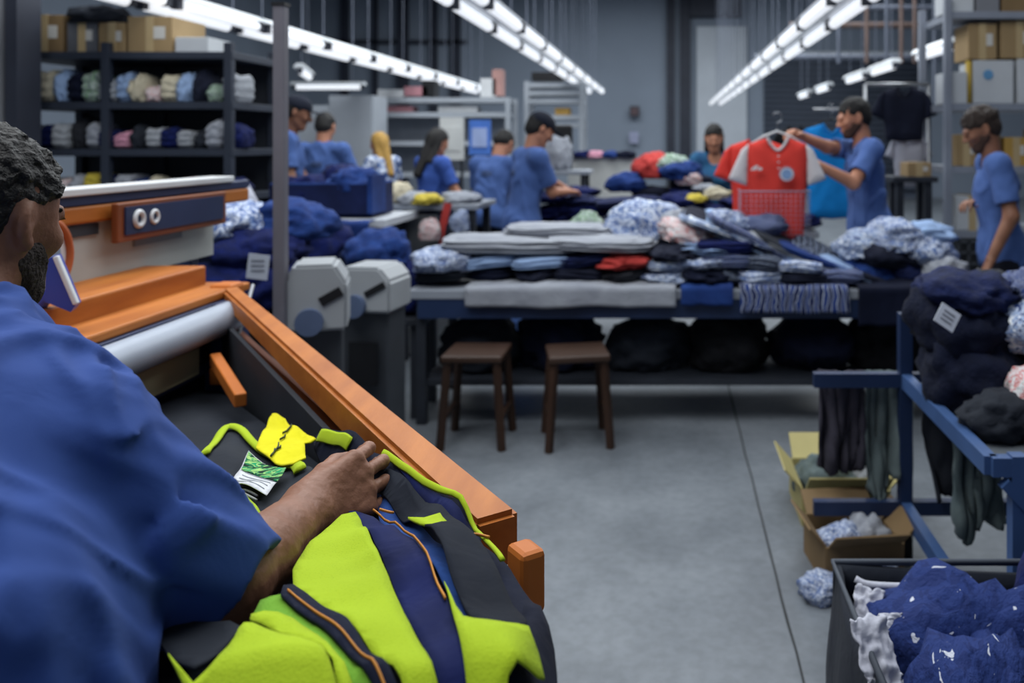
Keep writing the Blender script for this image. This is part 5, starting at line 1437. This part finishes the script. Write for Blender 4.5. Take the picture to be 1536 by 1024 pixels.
for z, (nm, cs, hh) in lev.items():
    for i in range(14):
        x = RX0 + .10 + i * .097; c = cs[(i * 3) % len(cs)] if i % 2 else cs[i % len(cs)]
        garment(random.choice(('fold', 'crumple')), (x, 5.58 + random.uniform(-.02, .02), z + .004), (.115, .26, hh * random.uniform(.6, 1.25)), random.uniform(-.1, .1), random.choice(FAB[c]), '%s pack, %s from pale column on %s shelf of dark rack' % (c, ORD[i], nm), 'packs on the %s shelf of the storage rack' % nm)
for i, (x, s, m, lab) in enumerate(((-3.62, (.34, .3, .2), KRAFT2, 'brown carton on the low rack shelf just above the orange bar'), (-3.34, (.24, .3, .18), KRAFT, 'paler brown carton on the low rack shelf, beside blue cloth'))):
    carton('cardboard_box', lab, (x, 5.62, .803), s, m, 0, 'cartons low in the storage rack')
for i, (x, z, s, c, lab) in enumerate(((-3.08, .81, (.26, .4, .26), 'navy', 'navy sack slumped low in the rack near the grey post'), (-2.88, .81, (.26, .4, .24), 'royal blue', 'royal blue cloth low in the rack near the grey post'), (-2.95, 1.0, (.3, .34, .12), 'dark navy', 'dark navy cloth on top of the low rack sacks'))):
    garment('crumple', (x, 5.6, z), s, i, FAB[c][0], lab, 'sacks low in the storage rack')

# ---------------------------------------------------------------- grey post and blue heap behind the machine
PT = thing('steel_post', 'thin grey steel post standing behind the corner of the inspection machine', 'post', (-1.42, 3.2, 0))
obj('post_shaft', B((-1.425, 3.2, 1.0), (.042, .042, 2.0), None, .003), mat('post grey', (104, 102, 110), 0.5, 0.08), PT, False)
obj('base_plate', B((-1.425, 3.2, .008), (.16, .16, .016)), STEEL, PT, False)
obj('post_cap', B((-1.425, 3.2, 2.005), (.05, .05, .012)), BLACKM, PT, False)
table('packing_bench', 'low dark bench carrying blue cloth heaps behind the grey post', -2.35, -1.55, 3.5, 4.2, .78, LEGD, LEGD)
for i, (x, y, z, s, c, lab) in enumerate(((-1.78, 3.75, .79, (.46, .46, .22), 'navy', 'navy cloth at the bottom of the heap beside the grey post'), (-2.08, 3.85, .79, (.44, .46, .3), 'dark navy', 'dark navy cloth heaped behind the sign board'), (-1.78, 3.8, .96, (.40, .4, .16), 'navy', 'second navy cloth on the heap beside the grey post, below the bright one'), (-1.98, 3.85, 1.05, (.44, .4, .18), 'white and blue printed', 'white and blue striped roll topping the heap behind the sign board'), (-1.7, 3.95, 1.06, (.4, .34, .16), 'royal blue', 'bright blue cloth topping the heap behind the grey post'))):
    garment('crumple', (x, y, z), s, i, FAB[c][0], lab, 'cloth heap on the packing bench')
tg2 = thing('paper_tag', 'white tag hanging on the blue heap next to the grey post', 'tag', tuple(W(387, 400, 3.5)))
ct2 = W(387, 400, 3.50)
obj('tag_card', B(ct2, (.085, .003, .10), Matrix.Rotation(.12, 3, 'Y')), mat('tag card', (186, 192, 204)), tg2, False)
for i in range(3): obj('tag_line', B(ct2 + Vector((0, -.003, .025 - .02 * i)), (.055, .002, .006)), mat('tag ink', (120, 124, 134)), tg2, False)

# grey machine heads on a dark stand
def machine_head(label, px, Y, w_, h_, d_, rz):
    c = W(px[0], px[1], Y)
    r = thing('motor_box', label, 'machine', (0, 0, 0), 'grey motor boxes')
    g = mat('machine grey', (150, 154, 158), 0.5, 0.06, 5)
    bm = bmesh.new()
    prism(bm, [(-w_ / 2, -d_ / 2, 0), (w_ / 2, -d_ / 2, 0), (w_ / 2, -d_ / 2, h_ * .7), (w_ * .30, -d_ / 2, h_), (-w_ * .36, -d_ / 2, h_), (-w_ / 2, -d_ / 2, h_ * .78)], (0, d_, 0))
    bmesh.ops.bevel(bm, geom=bm.edges[:], offset=.012, segments=2, affect='EDGES')
    obj('housing', bm, g, r, False)
    obj('vent_slot', B((w_ * .24, -d_ / 2 - .002, h_ * .52), (w_ * .38, .01, h_ * .14), Matrix.Rotation(-.5, 3, 'Y')), BLACKM, r, False)
    obj('hand_wheel', T((-w_ * .1, -d_ / 2 - .03, h_ * .16), (-w_ * .1, -d_ / 2, h_ * .16), .05, n=22), mat('wheel blue grey', (82, 96, 124), 0.4, 0.1), r, True, 40)
    obj('stand', B((0, .02, -c.z / 2), (w_ * .8, d_ * .8, c.z), None, .01), mat('stand dark grey', (54, 58, 64), 0.5, 0.12), r, False)
    obj('side_plate', B((0, -d_ * .42, -c.z * .3), (w_ * .5, .01, c.z * .25)), BLACKM, r, False)
    r.location = c; r.rotation_euler = (0, 0, rz)
    return r
machine_head('large grey motor box with dark slot on a stand beyond the orange rail', (478, 488), 3.35, .22, .25, .24, .3)
machine_head('flatter grey motor box beside the dark-slotted one, toward the sorting table', (560, 462), 3.9, .26, .20, .24, -.1)

# ---------------------------------------------------------------- work table with navy bin
def curved_table(label, x0, x1, y0, y1, z):
    r = thing('finishing_table', label, 'table', ((x0 + x1) / 2, (y0 + y1) / 2, 0))
    pts = []
    n = 14
    for i in range(n + 1):
        u = i / n; pts.append((x0 + (x1 - x0) * u, y0 - .10 * math.sin(u * PI), z))
    pts += [(x1, y1, z), (x0, y1, z)]
    obj('tabletop', prism(bmesh.new(), pts, (0, 0, -.045)), mat('white table edge', (186, 190, 196), 0.45, 0.04), r, False)
    for x in (x0 + .08, x1 - .08):
        for y in (y0 + .06, y1 - .06): obj('leg', B((x, y, z / 2 - .02), (.05, .05, z - .045)), LEGD, r, False)
    obj('lower_board', B(((x0 + x1) / 2, (y0 + y1) / 2 + .1, .45), (x1 - x0 - .1, y1 - y0 - .3, .03)), LEGD, r, False)
    return r
TZ = 1.02
curved_table('white table with bowed front edge carrying the navy bin of cloth', -2.55, -1.72, 5.3, 6.0, TZ)
NB = thing('navy_bin', 'navy cloth bin of folded uniforms standing on the white bowed table', 'bin', (-2.16, 5.6, TZ))
bn = bmesh.new()
for (c, s) in (((-2.16, 5.42, TZ + .11), (.62, .02, .2)), ((-2.16, 5.82, TZ + .11), (.62, .02, .2)), ((-2.47, 5.62, TZ + .11), (.02, .42, .2)), ((-1.85, 5.62, TZ + .11), (.02, .42, .2))): box(bn, c, s)
box(bn, (-2.16, 5.62, TZ + .015), (.62, .42, .02))
obj('bin_body', bn, FAB['navy'][1], NB, False)
obj('bin_rim', path(bmesh.new(), [(-2.47, 5.42, TZ + .21), (-1.85, 5.42, TZ + .21), (-1.85, 5.82, TZ + .21), (-2.47, 5.82, TZ + .21), (-2.47, 5.42, TZ + .21)], .012), FAB['royal blue'][0], NB)
obj('end_flap', B((-1.84, 5.5, TZ + .15), (.03, .26, .24)), FAB['royal blue'][0], NB, False)
for i, (x, y, s, c, lab) in enumerate(((-2.32, 5.56, (.34, .3, .14), 'navy', 'navy uniform heaped in the bin on the white bowed table'), (-2.02, 5.58, (.36, .3, .18), 'royal blue', 'royal blue uniform folded over the front of the navy bin'), (-2.15, 5.74, (.44, .26, .2), 'navy', 'navy uniform at the back of the cloth bin'))):
    garment('crumple', (x, y, TZ + .12), s, i, FAB[c][0], lab, 'uniforms in the navy bin')
cn = bmesh.new(); tube(cn, (-2.55, 5.3, TZ - .02), (-2.60, 5.32, TZ + .24), .11, .02, 14)
wc = obj('white_cloth', cn, cloth('white cotton', (168, 170, 182)), None)
tag(wc, 'white cloth gathered to a point at the bowed table end', 'cloth')
draped('draped_garment', 'royal blue garment hanging down the front of the white bowed table', -2.06, -1.76, 5.16, TZ - .02, .36, FAB['royal blue'][0], 21, depth=.1)
draped('draped_garment', 'navy garment hanging from the bowed table beside the bright blue one', -2.5, -2.1, 5.17, TZ - .02, .3, NAVY, 22, depth=.1)
G6 = 'blue cloth heap under the white bowed table'
table('low_bench', 'low bench piled with blue cloth in front of the white bowed table', -2.35, -1.3, 4.65, 5.08, .55, LEGD, LEGD)
for i, (x, z, s, c, lab) in enumerate(((-2.05, .56, (.42, .36, .3), 'navy', 'navy cloth at the post end of the low bench'), (-1.72, .56, (.42, .36, .3), 'dark navy', 'dark navy cloth in the middle of the low bench'), (-1.42, .56, (.34, .36, .28), 'navy', 'navy cloth at the sorting table end of the low bench'), (-1.98, .82, (.44, .36, .26), 'navy', 'navy cloth on top of the low bench heap by the post'), (-1.62, .80, (.4, .36, .2), 'royal blue', 'royal blue cloth on top of the low bench heap'))):
    garment('crumple', (x, 4.86, z), s, i * 1.3, FAB[c][0], lab, G6)

# ---------------------------------------------------------------- work station with the red strap
table('work_station', 'grey work station with a red strap down its front behind the sorting table', -1.98, -1.30, 6.0, 6.6, W(620, 305, 6.1).z, TABG, LEGD)
obj('side_cabinet', B((-1.75, 6.30, .5), (.30, .5, .98), None, .005), mat('cabinet grey', (108, 112, 116), 0.5, 0.08), bpy.data.objects['work_station'], False)
rs = bmesh.new()
a0 = W(672, 290, 5.985); a0.z = W(620, 305, 6.1).z + .01; 
pts = [a0 + Vector((-.02 * math.sin(t * 3) - .04 * t, -.01 * math.sin(t * 5), -.46 * t)) for t in [i / 10 for i in range(11)]]
for i in range(10): bar(rs, pts[i], pts[i + 1] + (pts[i + 1] - pts[i]) * .1, .05 if i < 3 else .035, .006, (0, 1, 0))
tag(obj('hanging_strap', rs, FAB['red'][0], None, False), 'red strap hanging down from the grey work station', 'strap')
zt = W(620, 305, 6.1).z
for i, (px, y, s, c, lab) in enumerate(((598, 6.15, (.2, .2, .14), 'cream', 'cream roll standing on the grey work station'), (622, 6.1, (.24, .2, .08), 'pale grey', 'pale cloth beside the cream roll on the work station'), (640, 6.05, (.3, .2, .07), 'yellow', 'dull yellow cloth sliding off the work station'), (690, 6.2, (.3, .3, .07), 'pale grey', 'pale grey cloth at the red strap on the work station'))):
    q = W(px, 300, y); garment('crumple', (q.x, y, zt), s, i, FAB[c][0], lab, None)
for i, (px, py, c) in enumerate(((645, 335, 'white and red printed'), (690, 322, 'white and blue printed'))):
    q = W(px, py + 25, 5.92); garment('crumple', tuple(q), (.14, .1, .14), i, FAB[c][0], '%s scrap hanging at the front of the work station' % c, None)

# ---------------------------------------------------------------- lockers, cabinets and boards far back
LKM = mat('locker grey', (160, 166, 174), 0.5, 0.05, 3)
def locker(label, px0, px1, py0, Y, d=.5):
    a, b = W(px0, py0, Y), W(px1, py0, Y)
    r = thing('steel_locker', label, 'locker', ((a.x + b.x) / 2, Y + d / 2, 0))
    obj('carcass', B(((a.x + b.x) / 2, Y + d / 2, a.z / 2), (b.x - a.x, d, a.z), None, .005), LKM, r, False)
    dr_ = obj('door', B(((a.x + b.x) / 2, Y - .006, a.z / 2 + .03), ((b.x - a.x) * .94, .02, a.z * .92), None, .003), LKM, r, False)
    obj('handle', B((b.x - .06, Y - .025, a.z * .55), (.02, .03, .14)), STEEL, dr_, False)
    return r
locker('tall pale grey locker behind the two men in blue shirts', 493, 560, 143, 10)
locker('lower pale grey cabinet beside the tall locker and the rack', 428, 492, 158, 10.4)
def steel_rack(label, px0, px1, py0, Y, levels, m):
    a, b = W(px0, py0, Y), W(px1, py0, Y)
    r = thing('open_shelf', label, 'shelf', ((a.x + b.x) / 2, Y, 0))
    for x in (a.x, b.x):
        for y in (Y, Y + .5): obj('upright', B((x, y, a.z / 2), (.06, .06, a.z)), m, r, False)
    for py in levels: obj('shelf_board', B(((a.x + b.x) / 2, Y + .25, W(0, py, Y).z), (b.x - a.x, .54, .06)), m, r, False)
    return r
steel_rack('grey open shelf of small goods behind the long-haired woman', 560, 762, 146, 11, (150, 172, 215, 262), LKM)
steel_rack('grey open shelf with slatted top behind the dark cap man', 790, 872, 122, 12, (128, 140, 152, 176, 188), LKM)
ob = bmesh.new()
for k in range(3): prism(ob, [W(562 + 6, 176 + 0, 11.4), W(758, 176, 11.4), W(758, 262, 11.4), W(568, 262, 11.4)], (0, .03, 0)); break
tag(obj('backing_board', ob, mat('grey board', (126, 132, 142), 0.6, 0.06), None, False), 'grey backing board behind the open shelf of small goods', 'board')
for i, (px, py, w_, h_, m, lab) in enumerate(((590, 150, .32, .10, WHITEM, 'white bundle on the open shelf above the blonde person'), (628, 148, .3, .12, mat('red white pack', (170, 120, 128)), 'pinkish pack on the open shelf above the dark-haired woman'), (646, 148, .16, .2, BLACKM, 'dark case on top of the open shelf by its post'), (735, 150, .2, .24, WHITEM, 'white upright pack on top of the open shelf'), (748, 148, .12, .34, mat('skin tone pack', (170, 130, 124)), 'pale pink bottle shape on top of the open shelf'), (690, 172, .5, .08, WHITEM, 'white flat pack on the second board of the open shelf'), (600, 172, .4, .08, mat('red white pack', (170, 120, 128)), 'pinkish flat pack on the second board of the open shelf'))):
    q = W(px, py, 11.2)
    carton('storage_pack', lab, q + Vector((0, 0, .03)), (w_, .25, h_), m, 0, 'packs on the open shelf', tape=False, cat='pack')
q = W(822, 122, 12.2); carton('dark_crate', 'dark flat crate on top of the slatted shelf', q, (.42, .3, .12), BLACKM, 0, None, tape=False)
q = W(845, 176, 12.2); carton('storage_pack', 'small ochre pack on the slatted shelf behind the dark cap', q + Vector((0, 0, .03)), (.2, .25, .1), mat('ochre card', (176, 140, 70)), 0, None, tape=False, cat='pack')
def board(name, label, px0, py0, px1, py1, Y, m, m2, cat):
    a, b = W(px0, py0, Y), W(px1, py1, Y)
    r = thing(name, label, cat, ((a.x + b.x) / 2, Y, 0))
    c = Vector(((a.x + b.x) / 2, Y, (a.z + b.z) / 2))
    obj('board_face', B(c, (b.x - a.x, .03, a.z - b.z)), m, r, False)
    obj('inner_field', B(c + Vector((0, -.02, 0)), ((b.x - a.x) * .7, .012, (a.z - b.z) * .55)), m2, r, False)
    for x in (a.x + .03, b.x - .03): obj('leg', B((x, Y + .03, a.z / 2), (.03, .03, a.z)), LEGD, r, False)
    return r
board('poster_board', 'blue poster board with a pale panel behind the man bending down', 704, 180, 736, 232, 9.6, mat('poster blue', (70, 112, 190), .5, .1), mat('poster pale', (150, 166, 206), .5, .1), 'poster')
board('white_board', 'plain white board beside the blue poster', 660, 176, 696, 240, 9.8, mat('white board', (196, 198, 196)), mat('white board', (196, 198, 196)), 'board')
bb = bmesh.new(); p = W(842, 210, 8.9); q = W(868, 250, 8.9)
tag(obj('black_monitor', B(((p.x + q.x) / 2, 8.2, W(0, 255, 8.0).z + .21), (.2, .12, .42), None, .02), BLACKM, None, False), 'black upright bag standing between dark cap man and white partition', 'monitor')  # black monitor on the back bench
garment('crumple', tuple(W(838, 255, 8.0)), (.26, .2, .3), .4, FAB['pale grey'][0], 'pale cloth bundle beside the dark cap man\'s back', None)
r_ = table('back_bench', 'plain back bench behind the dark cap man', -1.5, -.7, 7.85, 8.3, W(838, 255, 8.0).z, TABG, LEGD)

# ---------------------------------------------------------------- workers
def P2(px, Y): return (px - CX) / F * Y
# bearded man holding the red shirt
L = (1.30, 5.55, 0); hd = 92
lh = local(W(1228, 248, 5.13), L, hd); rh = local(W(1172, 196, 5.3), L, hd)
make_person('bearded man in a blue shirt holding up the red sports shirt', L, hd, 1.79, 5, (4, 12), lh, rh, beard=True, vox=.0058, hair='short', lhint=(-.3, -.2, -1), rhint=(.4, -.3, -1), lcurl=(40, 50, 40), rcurl=(40, 50, 40), lnrm=(-.5, .2, .8), back_print=False)
# curly-haired man at the frame edge
L = (P2(1503, 4.75), 4.75, 0); hd = 78
lh = local(W(1487, 388, 4.5), L, hd); rh = local(W(1466, 305, 4.85), L, hd)
make_person('curly-haired man in a blue shirt standing before the shelving unit', L, hd, 1.70, 6, (6, 22), lh, rh, hair='curly', hairm=HAIRB, vox=.0058, beard=True, skin=SKIN, lhint=(-.2, -1, -.1))
# man in the dark cap at the cutting table
L = (P2(783, 6.15), 6.15, 0); hd = -62
rh = local(W(853, 287, 6.35), L, hd); lh = local(W(850, 285, 6.75), L, hd)
make_person('man in dark cap and blue shirt sorting navy garments', L, hd, 1.72, 8, (0, 24), lh, rh, hat=True, trousers=JEANS, vox=.007)
L = (P2(728, 6.9), 6.9, 0)
make_person('blue-shirted person bending behind the dark cap man', L, -20, 1.66, 22, (0, 40), (-.2, .35, .85), (.22, .4, .88), vox=.008)
L = (P2(645, 7.4), 7.4, 0)
make_person('long-haired woman in a bright blue top beside the grey work station', L, -40, 1.62, 4, (0, 18), (-.18, .32, 1.0), (.2, .3, .98), hair='long', female=True, shirt=BLUE2, vox=.008, back_print=False)
L = (P2(577, 8.6), 8.6, 0)
make_person('fair-haired person in white and blue top beyond the navy bin', L, 60, 1.60, 4, (0, 10), (-.2, .3, 1.0), (.2, .3, 1.0), hair='long', hairm=BLOND, female=True, shirt=FAB['white and blue printed'][0], vox=.009, back_print=False)
L = (P2(482, 7.6), 7.6, 0)
make_person('dark-haired man in blue shirt with his back turned by the lockers', L, -4, 1.76, 3, (0, 18), (-.24, .2, 1.0), (.24, .3, 1.05), vox=.008)
L = (P2(428, 6.75), 6.75, 0)
make_person('tall man in dark cap at the end of the storage rack', L, -70, 1.86, 3, (0, 15), (-.2, .3, 1.05), (.22, .25, 1.05), hat=True, vox=.008, skin=SKIN)
L = (P2(1074, 7.45), 7.45, 0)
make_person('dark-haired woman in a teal top facing the aisle behind the navy heaps', L, 168, 1.66, 6, (8, 14), (-.2, .34, 1.0), (.22, .36, 1.0), hair='long', female=True, shirt=TEAL, vox=.008, back_print=False)
# ---------------------------------------------------------------- light
def area(name, loc, size, e, c=(1, 1, 1), rot=(0, 0, 0)):
    d = bpy.data.lights.new(name, 'AREA'); d.shape = 'RECTANGLE'; d.size, d.size_y = size; d.energy = e; d.color = c
    o = bpy.data.objects.new(name, d); COL.objects.link(o); o.location = loc; o.rotation_euler = rot
    return o
area('unseen_fill', (-2.2, 1.6, 4.6), (2.5, 4), 165, (.95, .98, 1))  # unseen area lights, added because the tubes alone give little light
area('unseen_fill', (.2, 2.6, 4.8), (2.2, 3.5), 105, (.93, .97, 1))  # added light, placed so the shade of cart and bin falls away from the aisle
area('unseen_fill', (-2.0, 7.5, 5.2), (3, 5), 310, (.92, .97, 1))
area('unseen_fill', (2.6, 8.0, 5.2), (3, 5), 310, (.92, .97, 1))
area('unseen_fill', (0, 16, 5.4), (9, 6), 820, (.9, .96, 1))
w = bpy.data.worlds.new('world'); SC.world = w; w.use_nodes = True
w.node_tree.nodes['Background'].inputs[0].default_value = (.62, .72, .9, 1)
w.node_tree.nodes['Background'].inputs[1].default_value = .35
SC.view_settings.view_transform = 'Standard'
SC.view_settings.look = 'None'
SC.view_settings.exposure = 0
SC.cycles.max_bounces = 5
SC.cycles.diffuse_bounces = 3
SC.cycles.use_denoising = True
